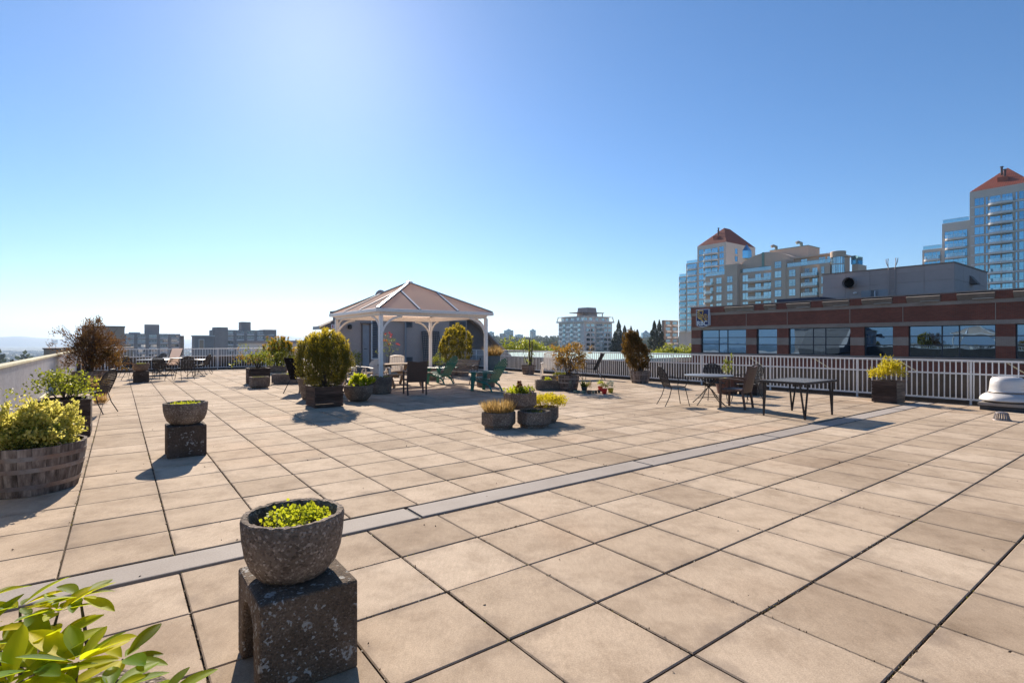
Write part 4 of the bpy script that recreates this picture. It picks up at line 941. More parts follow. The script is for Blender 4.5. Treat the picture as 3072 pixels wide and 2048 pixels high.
def rhodo_mat():
    m, t_, b, o_ = newmat('rhododendron_leaf'); r_ = nd(t_, 'ObjectInfo').outputs['Random']
    col = ramp(t_, r_, [(0, (.022,.085,.006)), (.3, (.07,.19,.008)), (.55, (.30,.40,.010)), (1, (.70,.56,.012))])
    v_ = coords(t_); n_ = noise(t_, v_, 14, 4); col = mixc(t_, .5, col, ramp(t_, n_, [(.3, (.75,.8,.7)), (.7, (1.2,1.15,1.0))]), 'MULTIPLY')
    t_.links.new(col, b.inputs['Base Color']); b.inputs['Roughness'].default_value = .5; b.inputs['Specular IOR Level'].default_value = .12
    tr_ = nd(t_, 'BsdfTranslucent', Color=mixc(t_, .55, col, (.90,.92,.02))); mx = nd(t_, 'MixShader', i0=.58, i1=b.outputs[0], i2=tr_.outputs[0]); t_.links.new(mx.outputs[0], o_.inputs[0]); return m
M['rhodo'] = rhodo_mat()
def whorl(px, py, y, n, L, tilt, seed):
    r = random.Random(seed); z = EYE-(py-1024)*y/F; c = D(px, y)+Vector((0, 0, z))-Vector((-1.30, 1.42, 0))
    base = Vector((0, 0, .35)); mid = base.lerp(c, .55)+Vector((r.uniform(-.06,.06), r.uniform(-.05,.05), -.05))
    MB().tube([base, base.lerp(mid, .5), mid, mid.lerp(c, .6)+Vector((0, 0, .01)), c], [.012,.010,.007,.005,.003], 6).build('branch', M['bark'], t, True)
    for k in range(n):
        a = 2*math.pi*(k+r.uniform(-.25, .25))/n; d = Vector((math.cos(a), math.sin(a), tilt+r.uniform(-.35, .35)))
        ll = L*r.uniform(.65, 1.15); big_leaf(c+d*.012, d, ll, ll*r.uniform(.29, .41), (r.uniform(-.3,.3), r.uniform(-.3,.3), 1), r.uniform(.02, .22)).build('leaf', M['rhodo'], t, True)
for args in ((60, 1820, 1.62, 9, .115, .15, 1), (240, 1790, 1.66, 12, .105, .1, 2), (175, 1835, 1.60, 10, .10, .25, 3), (20, 1950, 1.50, 9, .13, .2, 4), (235, 1985, 1.40, 11, .14, .35, 5), (100, 2010, 1.36, 10, .15, .3, 6),
             (370, 1975, 1.52, 10, .125, .15, 7), (160, 1920, 1.50, 9, .12, .4, 8), (330, 2070, 1.34, 9, .14, .3, 9), (30, 2060, 1.30, 9, .14, .3, 10), (-60, 1900, 1.5, 9, .13, .2, 11), (480, 2105, 1.38, 8, .13, .3, 12), (-30, 1790, 1.6, 8, .11, .2, 13)):
    whorl(*args)

# ------------------------------------------------------------------ furniture (local: sitter faces +y, origin on the floor)
def mesh_chair(label, loc, rz, group=None):
    t = thing('mesh_chair', label, 'chair', loc, rz); zs = .44
    # seat: ring and mesh strips
    ring = [(.225*math.cos(a)*1.0, .215*math.sin(a), zs) for a in [2*math.pi*k/20 for k in range(21)]]
    MB().tube(ring, .011, 6, False).build('seat_ring', M['black'], t, True)
    sm_ = MB()
    for k in range(-5, 6):
        x = k*.04; h = .21*math.sqrt(max(0, 1-(x/.225)**2)); sm_.box(x-.013, x+.013, -h, h, zs-.002, zs+.001); sm_.box(-h, h, x-.011, x+.011, zs+.002, zs+.004)
    sm_.build('seat', M['topmetal'] if False else M['black'], t)
    # back hoop leaning back
    def bp(x, s): return (x, -.20-.20*s, zs-.02+.50*s)
    hoop = [bp(-.20, 0), bp(-.225, .35), bp(-.225, .62)]+[bp(-.225*math.cos(a), .62+.38*math.sin(a)) for a in [math.pi*k/10 for k in range(1, 10)]]+[bp(.225, .62), bp(.225, .35), bp(.20, 0)]
    MB().tube(hoop, .012, 6).build('back_frame', M['black'], t, True)
    bm = MB()
    def half(s): return .215 if s < .62 else .215*math.sqrt(max(0, 1-((s-.62)/.38)**2))
    for k in range(1, 13):
        s = k/13; h = half(s); p, q = bp(-h, s), bp(h, s); bm.bar((p[0], p[1], p[2]), (q[0], q[1], q[2]), .004, .022)
    for k in range(-5, 6):
        x = k*.037; st = .62+.38*math.sqrt(max(0, 1-(abs(x)/.215)**2)); p, q = bp(x, .02), bp(x, st-.01); bm.bar(p, q, .020, .004, (0, 1, 0))
    bm.build('back_mesh', M['black'], t)
    for sx in (-1, 1):
        MB().tube([(sx*.19, .15, zs), (sx*.235, .24, 0)], .010, 6).build('leg', M['black'], t, True)
        MB().tube([(sx*.19, -.17, zs+.02), (sx*.21, -.24, .22), (sx*.235, -.36, 0)], .010, 6).build('leg', M['black'], t, True)
        MB().tube([(sx*.19, .15, zs), (sx*.245, .20, .60), (sx*.25, .10, .655), (sx*.245, -.18, .665), bp(sx*.225, .5)], .010, 6).build('arm', M['black'], t, True)
    return t
chairs = [
    ('black mesh chair with a round back, left of the right cafe table', D(2026, 12.35), R(-82)),
    ('black mesh chair seen from the front behind the right cafe table', D(2146, 13.45), R(172)),
    ('black mesh chair half hidden behind the brown wicker chair', D(2238, 13.0), R(115)),
    ('lone black mesh chair by the corrugated wall, seen from its side', D(277, 10.95), R(96)),
    ('black mesh chair nearest the brown shrub at the left cafe tables', D(378, 22.7), R(-75)),
    ('black mesh chair behind the far pedestal bowl', D(404, 20.7), R(-95)),
    ('black mesh chair behind the tables, left of the pale sling lounger', D(471, 25.8), R(170)),
    ('black mesh chair with its back to the camera, before the pale lounger', D(489, 20.5), R(8)),
    ('black mesh chair right of the pale lounger, turned left', D(552, 20.7), R(55)),
    ('black mesh chair right of the small far cafe table, nearer the railing end', D(602, 23.6), R(95)),
    ('rearmost black mesh chair at the small far cafe table', D(612, 24.9), R(120))]
for lb, lc, rz in chairs: mesh_chair(lb, lc, rz)
def round_table(label, loc, r, rz, z=.70):
    t = thing('cafe_table', label, 'table', loc, rz)
    MB().lathe([(r-.02, z-.03), (r, z-.022), (r, z-.004), (r-.006, z), (.001, z+.0005)], 40).build('top', M['topmetal'], t, True)
    MB().lathe([(r*.62, z-.05), (r*.62, z-.031)], 24).build('under_ring', M['black'], t)
    for k in range(4):
        a = 2*math.pi*k/4+.4; ca, sa = math.cos(a), math.sin(a); f = r*.80; pts = []
        for i in range(9):
            q = i/8; rad = f*(1-2*q) ; bow = -.06*math.sin(math.pi*q)
            pts.append((ca*rad-sa*.03, sa*rad+ca*.03, (z-.05)*q))
        pts = [(ca*f, sa*f, 0), (ca*f*.55, sa*f*.55, .17), (ca*.10, sa*.10, .34), (-ca*.08+sa*.02, -sa*.08-ca*.02, .46), (-ca*f*.45, -sa*f*.45, .60), (-ca*f*.62, -sa*f*.62, z-.04)]
        MB().tube(pts, .012, 6).build('leg', M['black'], t, True)
    arc = [(.30*math.cos(a), .30*math.sin(a), .20) for a in [2*math.pi*k/16 for k in range(17)]]
    MB().tube(arc, .007, 5, False).build('leg_ring', M['black'], t, True)
    return t
round_table('round grey cafe table beside the brown wicker chair', D(2126, 12.55), .56, .2, .70)
round_table('round cafe table behind the far pedestal bowl', D(460, 22.0), .60, .3, .745)
round_table('round cafe table just before the pale sling lounger', D(500, 24.0), .62, .8, .75)
round_table('small round cafe table right of the pale sling lounger', D(585, 22.6), .40, .1, .73)
round_table('round cafe table half hidden behind the bronze shrub', D(1722, 21.0), .52, .5, .71)

# long tinted-glass table with splayed legs
t = thing('patio_table', 'long dark patio table with splayed double legs on the right', 'table', UV(11.08, 5.05), ANG)
w, d, z = .70, .46, .72
MB().box(-w, w, -d, -d+.05, z-.045, z).box(-w, w, d-.05, d, z-.045, z).box(-w, -w+.05, -d+.0505, d-.0505, z-.045, z).box(w-.05, w, -d+.0505, d-.0505, z-.045, z).build('frame', M['black'], t, bevel=.006)
MB().box(-w+.051, w-.051, -d+.051, d-.051, z-.012, z-.004).build('glass_top', M['tinted'], t)
for sx in (-1, 1):
    for sy in (-1, 1):
        f = Vector((sx*.60, sy*.40, 0))
        MB().bar(f, (sx*.65, sy*.33, z-.045), .022, .030).build('leg', M['black'], t); MB().bar(f+Vector((0, 0, .001)), (sx*.54, sy*.43, z-.045), .022, .030).build('leg', M['black'], t)

def wicker_chair(label, loc, rz, sling=None):
    t = thing('wicker_chair', label, 'chair', loc, rz); m = M['wicker']
    MB().box(-.27, .27, -.23, .25, .39, .44).build('seat', m, t, bevel=.02)
    b = MB(); N = 8
    for i in range(N+1):
        s = i/N; y = -.24-.13*s; zz = .36+.60*s; cr = .022*math.sin(math.pi*s)
        b.v += [(-.28, y-.02, zz), (0, y-.045-cr, zz-(.03 if i == N else 0)), (.28, y-.02, zz), (-.28, y+.025, zz), (0, y-.005-cr, zz-(.03 if i == N else 0)), (.28, y+.025, zz)]
    for i in range(N):
        a, c = i*6, i*6+6; b.f += [(a+1,a,c,c+1),(a+2,a+1,c+1,c+2),(a+3,a+4,c+4,c+3),(a+4,a+5,c+5,c+4),(a,a+3,c+3,c),(a+5,a+2,c+2,c+5)]
    e = N*6; b.f += [(e,e+3,e+4,e+1),(e+1,e+4,e+5,e+2),(0,1,4,3),(1,2,5,4)]
    b.build('backrest', m, t, True)
    for sx in (-1, 1):
        MB().bar((sx*.28, .24, 0), (sx*.275, .24, .64), .045, .045).build('leg', m, t, bevel=.006); MB().bar((sx*.26, -.29, 0), (sx*.265, -.235, .40), .045, .045).build('leg', m, t, bevel=.006)
        MB().tube([(sx*.28, .26, .645), (sx*.285, .1, .665), (sx*.285, -.1, .655), (sx*.28, -.27, .63)], .024, 8).build('arm', m, t, True)
    return t
wicker_chair('brown wicker armchair between the round and the long table', D(2207, 11.85), R(48))
wicker_chair('dark wicker armchair with its back to the camera under the gazebo', D(1245, 14.9), R(22))
def dark_sling(label, loc, rz):
    t = thing('sling_chair', label, 'chair', loc, rz)
    MB().plate([(-.25,.25,.43),(.25,.25,.43),(.25,-.20,.38),(-.25,-.20,.38)], .012).build('seat', M['void'], t); MB().plate([(-.25,-.20,.38),(.25,-.20,.38),(.25,-.50,1.02),(-.25,-.50,1.02)], .012).build('backrest', M['void'], t)
    for sx in (-1, 1):
        MB().tube([(sx*.26,.26,0),(sx*.26,.24,.62),(sx*.26,-.22,.62),(sx*.26,-.30,.58)], .013, 6).build('front_frame', M['black'], t, True); MB().tube([(sx*.255,-.52,0),(sx*.255,-.18,.40),(sx*.255,-.51,1.04)], .013, 6).build('back_frame', M['black'], t, True)
    return t
dark_sling('black sling chair with its back to the camera, half hidden left of the big thuja', D(906, 15.6), R(-12))
dark_sling('black sling chair in profile by the railing right of the bronze shrub', D(1772, 20.9), R(95))

# pale sling lounger
t = thing('sling_lounger', 'tall pale pink sling lounger at the left cafe tables', 'lounger', D(512, 24.4), R(172))
MB().plate([(-.28,-.12,.40),(.28,-.12,.40),(.28,-.42,1.17),(-.28,-.42,1.17)], .015).build('backrest', M['sling'], t); MB().plate([(-.28,.42,.44),(.28,.42,.44),(.28,-.119,.40),(-.28,-.119,.40)], .015).build('seat', M['sling'], t)
for sx in (-1, 1):
    MB().tube([(sx*.29,.55,0),(sx*.29,-.05,.44),(sx*.29,-.43,1.18)], .014, 6).build('side_frame', M['black'], t, True); MB().tube([(sx*.30,-.6,0),(sx*.30,.05,.58),(sx*.30,.40,.60)], .014, 6).build('leg', M['black'], t, True)

# adirondack chairs
def adirondack(label, loc, rz):
    t = thing('adirondack_chair', label, 'chair', loc, rz); g = M['green']
    for k in range(7):
        x = (k-3)*.078; top = 1.0-.018*(k-3)**2; a = (k-3)*.018
        MB().bar((x*.86, -.20, .26), (x*1.05+a, -.20-.42*(top-.26)/.74, top), .070, .018, (0, 1, .4)).build('back_slat', g, t, bevel=.008)
    for k in range(5):
        y = .34-.115*k; z = .40-.033*k; MB().bar((-.27, y, z), (.27, y, z), .105, .022).build('seat_slat', g, t, bevel=.006)
    for z, y in ((.34,-.262),(.72,-.475)): MB().bar((-.27, y, z), (.27, y, z), .03, .06).build('back_rail', g, t)
    for sx in (-1, 1):
        MB().plate([(sx*.29,.40,0),(sx*.29,.30,0),(sx*.29,.20,.56),(sx*.29,.38,.56)] if sx > 0 else [(sx*.29,.38,.56),(sx*.29,.20,.56),(sx*.29,.30,0),(sx*.29,.40,0)], .03).build('leg', g, t, bevel=.006)
        MB().tube([(sx*.26,.30,.33),(sx*.26,-.12,.25),(sx*.265,-.26,.17),(sx*.27,-.36,0)], [.026,.03,.03,.022], 6).build('leg', g, t, True)
        MB().bar((sx*.32,.43,.575), (sx*.32,-.50,.575), .12, .025).build('arm', g, t, bevel=.008)
    return t
adirondack('green adirondack chair in front of the right gazebo post', D(1462, 15.9), R(58))
adirondack('green adirondack chair deeper under the gazebo beside the iron bench', D(1322, 18.6), R(62))

# iron and timber bench
def bench(label, loc, rz):
    t = thing('park_bench', label, 'bench', loc, rz); L = .58
    for k in range(4): s = k/4+.06; MB().bar((-L, -.20-.14*s, .50+.36*s), (L, -.20-.14*s, .50+.36*s), .022, .075, (0,-.36,1)).build('back_slat', M['bench_wood'], t, bevel=.006)
    for k in range(5): y = .24-.095*k; MB().bar((-L, y, .42-.012*k), (L, y, .42-.012*k), .078, .022).build('seat_slat', M['bench_wood'], t, bevel=.006)
    for sx in (-1, 1):
        x = sx*(L+.015); e = MB()
        e.tube([(x,.30,0),(x,.24,.16),(x,.10,.36),(x,.25,.40)], .017, 6); e.tube([(x,-.34,0),(x,-.26,.16),(x,-.12,.34),(x,-.16,.42),(x,-.22,.55),(x,-.36,.90)], .017, 6)
        e.tube([(x,.24,.15),(x,0,.25),(x,-.26,.15)], .011, 6); e.tube([(x,.25,.40),(x,.05,.375),(x,-.17,.37)], .014, 6)
        e.tube([(x,-.22,.60),(x,-.05,.66),(x,.14,.62),(x,.24,.64),(x,.27,.59),(x,.22,.56),(x,.20,.60)], .015, 6); e.tube([(x,.22,.56),(x,.16,.48),(x,.22,.40)], .011, 6); e.tube([(x,.02,.63),(x,-.05,.52),(x,.03,.44),(x,-.06,.39)], .010, 6)
        e.build('cast_iron_end', M['iron'], t, True)
    return t
bench('wooden slat bench with cast iron ends at the right under the gazebo', D(1383, 18.9), R(148))
bench('iron bench mostly hidden behind the lime hosta bowl', D(1058, 14.6), R(-70))

# picnic table under the gazebo
t = thing('picnic_table', 'weathered wooden picnic table under the gazebo', 'picnic table', UV(7.55, 16.55), ANG+R(12)); wd = M['table_wood']
for k in range(5): MB().box(-.86, .86, -.38+.153*k, -.38+.153*k+.145, .715, .755).build('table_plank', wd, t, bevel=.005)
for sy in (-1, 1):
    for k in range(2): y = sy*(.62+.145*k); MB().box(-.86, .86, y-.068, y+.068, .415, .453).build('bench_plank', wd, t, bevel=.005)
for x in (-.56, .56):
    for sy in (-1, 1): MB().bar((x, sy*.60, 0), (x, sy*.22, .714), .045, .10, (0,1,0)).build('leg', wd, t)
    MB().box(x+.024, x+.066, -.78, .78, .33, .414).build('bench_bearer', wd, t); MB().box(x+.024, x+.066, -.36, .36, .63, .714).build('top_bearer', wd, t)

# white resin chairs
def slat_chair(label, loc, rz, mat='wplast', h=.98):
    t = thing('resin_chair', label, 'chair', loc, rz); m = M[mat]
    def bp(x, s): return (x, -.22-.16*s, .42+(h-.42)*s)
    for k in range(7): x = (k-3)*.062; MB().bar(bp(x, .02), bp(x*1.05, .90), .053, .016, (0,1,0)).build('back_slat', m, t, bevel=.004)
    for sx in (-1, 1): MB().bar(bp(sx*.245, -.05), bp(sx*.25, .93), .04, .03, (0,1,0)).build('back_stile', m, t, bevel=.006)
    MB().tube([bp(-.25, .92), bp(-.12, .985), bp(.12, .985), bp(.25, .92)], .032, 8).build('top_rail', m, t, True)
    for k in range(5): y = .24-.10*k; MB().bar((-.25, y, .425-.008*k), (.25, y, .425-.008*k), .085, .022).build('seat_slat', m, t, bevel=.005)
    for sx in (-1, 1):
        MB().bar((sx*.29,.30,0), (sx*.27,.14,.63), .045, .035, (0,1,0)).build('leg', m, t, bevel=.006); MB().bar((sx*.29,-.36,0), (sx*.26,.06,.60), .045, .035, (0,1,0)).build('leg', m, t, bevel=.006)
        MB().bar((sx*.285,.27,.645), (sx*.27,-.30,.665), .065, .025).build('arm', m, t, bevel=.008)
    MB().bar((-.28,.27,.10), (.28,.27,.10), .03, .03).build('stretcher', m, t); return t
slat_chair('white slatted resin chair at the picnic table', D(1184, 18.9), R(178))
slat_chair('white slatted folding chair at the right railing beside the bronze shrub', D(1647, 20.6), R(168), 'wplast', 1.05)
t = thing('resin_chair', 'white resin chair with a solid round back behind the nearest gazebo post', 'chair', D(1140, 16.8), R(-150)); m = M['wplast_dirty']
def bp(x, s): return (x, -.22-.14*s, .42+.50*s)
rb = [bp(.27*math.cos(a), .52+.48*math.sin(a)) for a in [2*math.pi*k/22 for k in range(22)]]
MB().plate(rb, .02).build('backrest', m, t); MB().box(-.25, .25, -.22, .24, .40, .435).build('seat', m, t, bevel=.015)
for sx in (-1, 1):
    MB().bar((sx*.27,.24,0), (sx*.25,.22,.63), .07, .03, (0,1,0)).build('leg', m, t, bevel=.006); MB().bar((sx*.26,-.30,0), (sx*.24,-.2,.40), .06, .03, (0,1,0)).build('leg', m, t, bevel=.006); MB().bar((sx*.275,.28,.645), (sx*.27,-.32,.66), .075, .025).build('arm', m, t, bevel=.008)
slat_chair('white resin chair partly hidden behind the pale rose', D(1068, 17.2), R(-120), 'wplast_dirty', .95)

# roof exhaust fan and drain dome
t = thing('exhaust_fan', 'mushroom shaped spun aluminium roof exhaust fan by the right railing', 'roof fan', D(3022, 11.5), ANG); t.scale = (.88, .88, 1)
MB().box(-.44, .44, -.44, .44, 0, .10).build('kerb', M['membrane'], t, bevel=.01); MB().box(-.47, .47, -.47, .47, .101, .165).build('curb_cap', M['strip'], t, bevel=.006)
MB().lathe([(.36,.166),(.36,.215),(.30,.23)], 32).build('neck', M['hoop'], t, True)
MB().lathe([(.42,.225),(.50,.20),(.53,.215),(.525,.255),(.49,.30),(.43,.345),(.36,.372),(.34,.375)], 48).build('skirt', M['spun'], t, True)
MB().lathe([(.355,.376),(.365,.39),(.352,.40),(.345,.42),(.335,.52),(.325,.62),(.305,.68),(.26,.715),(.15,.728),(.001,.73)], 48).build('hood', M['spun'], t, True)
MB().lathe([(.365,.378),(.372,.384),(.372,.394),(.365,.399)], 40).build('clamp_band', M['hoop'], t, True)
t = thing('roof_drain', 'small grey domed roof drain strainer before the exhaust fan', 'roof drain', D(3005, 10.0)); t.scale = (.74, .74, .9)
MB().lathe([(.19,0),(.20,.006),(.19,.018),(.14,.02)], 28).build('flange', M['hoop'], t, True); MB().lathe([(.10,.152),(.128,.148),(.12,.166),(.07,.176),(.001,.178)], 24).build('crown', M['hoop'], t, True)
rm = MB().bar((.165,0,.018), (.125,0,.152), .012, .02, (0,1,0)).mesh('rib', M['hoop'])
for k in range(20): inst('rib', rm, t, (0,0,0), rz=2*math.pi*k/20)

# ------------------------------------------------------------------ brick bank building across the street (facade of constant u)
BU = 44.0
bk = thing('brick_bank_building', 'red brick bank building with grey bands and wide reflecting windows', 'building', UV(BU, 0), ANG)
vl = vU(2074, BU); vr = -14.0; DEP = 26
def bbox(name, x0, x1, y0, y1, z0, z1, mat, par=None, bevel=0): return MB().box(x0, x1, y0, y1, z0, z1).build(name, M[mat], par or bk, bevel=bevel)
bbox('lower_wall', 0, DEP, vr, vl, -24, .12, 'brick'); bbox('sill_band', -.06, DEP, vr, vl+.05, .121, .44, 'stone')
bbox('lintel_band', -.03, DEP, vr, vl+.02, 2.58, 2.86, 'greybrick'); bbox('wall', 0, DEP, vr, vl, 2.861, 3.93, 'brick')
bbox('soldier_band', -.05, DEP, vr, vl+.04, 3.931, 4.17, 'greybrick'); bbox('parapet', .25, DEP, vr, vl, 4.171, 4.60, 'brick')
bbox('coping', -.06, .40, vr, vl+.06, 4.68, 4.76, 'stone'); bbox('roof', .41, DEP-.1, vr, vl-.1, 4.601, 4.63, 'membrane')
bbox('inner_core', .9, DEP, vr+.1, vl-.1, .441, 2.579, 'void')
wins = [(2102, 2238, (2154, 2180)), (2269, 2331, ()), (2365, 2551, (2437, 2474)), (2592, 2679, ()), (2725, 2987, (2824, 2876)), (3046, 3180, (3100,))]
edges = [vl]; zrow = [.445, 1.24, 1.86, 2.575]
for (p0, p1, cols) in wins:
    a, b = vU(p0, BU), vU(p1, BU)           # a > b
    # pier on the left of the window
    hi = edges[-1]; lo = a
    for z0, z1, mt in ((.441, 1.22, 'brick'), (1.221, 1.80, 'greybrick'), (1.801, 2.579, 'brick')): bbox('pier', 0 if mt == 'brick' else -.012, .9, lo, hi, z0, z1, mt)
    edges.append(b)
    w = MB().box(.16, .26, b, a, .442, .50).box(.16, .26, b, a, 2.52, 2.578).box(.16, .26, b, b+.06, .501, 2.519).box(.16, .26, a-.06, a, .501, 2.519)
    vs_ = [b+.06]+sorted([vU(c, BU) for c in cols])+[a-.06]
    for c in vs_[1:-1]: w.box(.17, .25, c-.035, c+.035, .501, 2.519)
    for z in zrow[1:3]: w.box(.172, .248, b+.061, a-.061, z-.03, z+.03)
    wo = w.build('window', M['mull'], bk)
    for i in range(len(vs_)-1):
        for k in range(3):
            y0, y1 = vs_[i]+(.036 if i else .001), vs_[i+1]-(.036 if i < len(vs_)-2 else .001)
            z0 = (.501 if k == 0 else zrow[k]+.031); z1 = (2.519 if k == 2 else zrow[k+1]-.031)
            mb = MB().box(.205, .212, y0, y1, z0, z1); o = mb.build('pane', M['offglass'], wo); o.rotation_euler = (0, R(rnd.uniform(-.25, .25)), 0)
# last pier out to the end of the building
hi = edges[-1]
for z0, z1, mt in ((.441, 1.22, 'brick'), (1.221, 1.80, 'greybrick'), (1.801, 2.579, 'brick')): bbox('pier', 0 if mt == 'brick' else -.012, .9, vr, hi, z0, z1, mt)
# parapet piers and sloped concrete hoods with pale ledges
pier_px = [(2074, 2176), (2265, 2294), (2331, 2362), (2434, 2470), (2550, 2587), (2679, 2721), (2823, 2872), (2987, 3041)]
pv = [(vU(a, BU), vU(b, BU)) for a, b in pier_px]; pv.append((8.0-6, 8.0-7.2)); 
for i, (a, b) in enumerate(pv):
    bbox('parapet_pier', -.10, .249, b, a, 4.171, 4.679, 'brick')
    if i+1 < len(pv):
        c = pv[i+1][0]
        MB().add([(.0,c+.005,4.172),(.0,b-.005,4.172),(.24,b-.005,4.172),(.24,c+.005,4.172),(-.30,c+.005,4.55),(-.30,b-.005,4.55),(.24,b-.005,4.679),(.24,c+.005,4.679)],
                 [(0,3,2,1),(4,5,6,7),(1,5,4,0),(2,6,5,1),(3,7,6,2),(0,4,7,3)]).build('hood', M['stone'], bk)
        L = b-c; MB().box(-.20, -.02, c+.06, c+.06+L*.55, 4.20, 4.26).build('ledge', M['ledge'], bk)
for px in (2239, 2362, 2550, 2709, 2987):
    a = vU(px, BU); MB().box(-.035, -.001, a-.012, a+.012, 2.87, 3.925).build('movement_joint', M['ledge'], bk)
# bank sign: shield with lion emblem and letters
sv0, sz1 = onU(2094, 929, BU); sv1, sz0 = onU(2132, 981, BU); sw = sv0-sv1
sg = thing('bank_sign', 'blue shield sign with a golden lion and white letters RBC', 'sign', UV(BU, (sv0+sv1)/2), ANG)
def shield(k, m): h = sw/2*k; return [(-h, sz1-m), (h, sz1-m), (h, sz0+.18), (h*.6, sz0+.07+m*.6), (0, sz0+m), (-h*.6, sz0+.07+m*.6), (-h, sz0+.18)]
def yz_plate(poly, x0, x1):
    n = len(poly); return MB().add([(x0, y, z) for y, z in poly]+[(x1, y, z) for y, z in poly], [tuple(range(n)), tuple(reversed(range(n, 2*n)))]+[(i, n+i, n+(i+1)%n, (i+1)%n) for i in range(n)])
yz_plate(shield(1, 0), -.30, -.002).build('board_edge', M['white_paint'], sg); yz_plate(shield(.93, .045), -.312, -.301).build('board', M['navyblue'], sg)
zc = (sz0+sz1)/2; em = MB(); s_ = sw
def Y(x): return -x*s_/2                      # picture x (right) to local y
def Zp(y): return sz1-.10-(y)*(sz1-sz0)*.54
def stroke(pts, w): em.tube([(-.318, Y(x), Zp(y)) for x, y in pts], w, 6)
stroke([(-.72,.10),(-.55,.0),(-.2,.04),(.12,.02),(.16,.16),(.02,.22),(.1,.36)], .045); stroke([(-.72,.10),(-.6,.2),(-.35,.17)], .035)
for k, (a, b) in enumerate(((-.78,.22), (-.80,.42), (-.78,.62), (-.62,.78))): stroke([(a, b), (a+.45, b+.16), (a+.85, b+.40)], .045)
stroke([(.1,.36),(-.05,.45),(.12,.62)], .045)
stroke([(.50+.30*math.cos(q), .66+.24*math.sin(q)) for q in [2*math.pi*k/14 for k in range(15)]], .028); stroke([(.50,.42),(.50,.90)], .02); stroke([(.2,.66),(.8,.66)], .02); stroke([(.3,.92),(.6,1.02),(.85,.98)], .035)
em.build('lion_emblem', M['gold_paint'], sg)
inst('lettering', text_mesh('RBC', .60, M['white_paint'], 'lettering', .006), sg, (-.335, 0, sz0+.34), rot=(R(90), 0, R(-90)))

# grey plant room on the bank roof
GU = 50.0
gv1, gz1 = onU(2467.5, 826, GU); gv0, gz2 = onU(2863, 785, GU); gt = (gz1+gz2)/2
gp = thing('roof_plant_room', 'grey panelled plant room on the roof of the brick building', 'plant room', UV(GU, 0), ANG)
MB().box(.03, 9.6, gv0+.03, gv1-.03, 4.64, gt-.02).build('wall', M['greypanel'], gp); MB().box(-.05, 9.7, gv0-.05, gv1+.05, gt-.019, gt+.06).build('cap_flashing', M['stone'], gp)
nc = 5
for k in range(nc):
    for (z0, z1) in ((4.65, 6.15), (6.17, 6.95), (6.97, gt-.03)):
        y0 = gv0+(gv1-gv0)*k/nc; y1 = gv0+(gv1-gv0)*(k+1)/nc; MB().box(0, .029, y0+.012, y1-.012, z0, z1).build('cladding_panel', M['greypanel'], gp)
for k in range(4):
    for (z0, z1) in ((4.65, 6.15), (6.17, gt-.03)): MB().box(9.6*k/4+.012, 9.6*(k+1)/4-.012, gv0, gv0+.029, z0, z1).build('cladding_panel', M['greypanel'], gp)
a, z = onU(2552, 849, GU); du = MB().tube([(-.001, a, z), (-.75, a-.1, z-.04)], .46, 20, False); du.tube([(-.75, a-.1, z-.04), (-.001, a, z)], .42, 20, False); d_ = du.build('exhaust_duct', M['greypanel'], gp, True); MB().tube([(-.30, a, z), (-.25, a, z)], .425, 20).build('duct_void', M['void'], d_)
a, z = onU(2566, 879, GU); MB().lathe([(.05,-.1),(.15,-.05),(.15,.05),(.05,.1)], 10, (-.1, a)).build('lamp', M['white'], gp, loc=(0, 0, z))
for pxc in (2609, 2639):
    a, z = onU(pxc, 880, GU); MB().box(-.03, -.001, a-.62, a+.62, 4.66, 5.75).build('double_door', M['door'], gp)
v_ = vU(2625, GU); MB().box(-.045, -.031, v_-.03, v_+.03, 4.70, 5.70).build('door_gap', M['white_paint'], gp)
ld = MB()
for pxc, sx in ((2667, 1), (2687, -1)):
    a = vU(pxc, GU); ld.tube([(-.12, a, 4.7), (-.12, a, gt+.05), (-.12, a+sx*.15, gt+.45), (-.1, a+sx*.18, gt+.75), (-.1, a+sx*.02, gt+.78), (-.1, a+sx*.05, gt+.5), (-.12, a+sx*.02, gt+.1)], .03, 5)
a0, a1 = vU(2667, GU), vU(2687, GU)
for k in range(9): ld.tube([(-.12, a0, 4.9+.28*k), (-.12, a1, 4.9+.28*k)], .015, 5)
tag(ld.build('roof_ladder', M['greypanel'], None, loc=UV(GU, 0), rz=ANG), 'grey ladder with curved tops on the plant room wall', 'ladder')
MB().add([(4.1,gv0-.5,6.05),(5.1,gv0-.5,6.05),(4.1,gv0-.001,6.75),(5.1,gv0-.001,6.75),(4.1,gv0-.001,6.05),(5.1,gv0-.001,6.05)], [(0,1,3,2),(0,2,4),(1,5,3),(0,4,5,1)]).build('vent_hood', M['stucco_dark'], gp)
tag(MB().box(3.0, 9, vU(2330, 47), vU(2462, 47), 4.64, 5.25).build('roof_screen', M['screen'], None, loc=UV(BU, 0), rz=ANG), 'low dark blue ribbed screen on the brick building roof', 'roof screen')

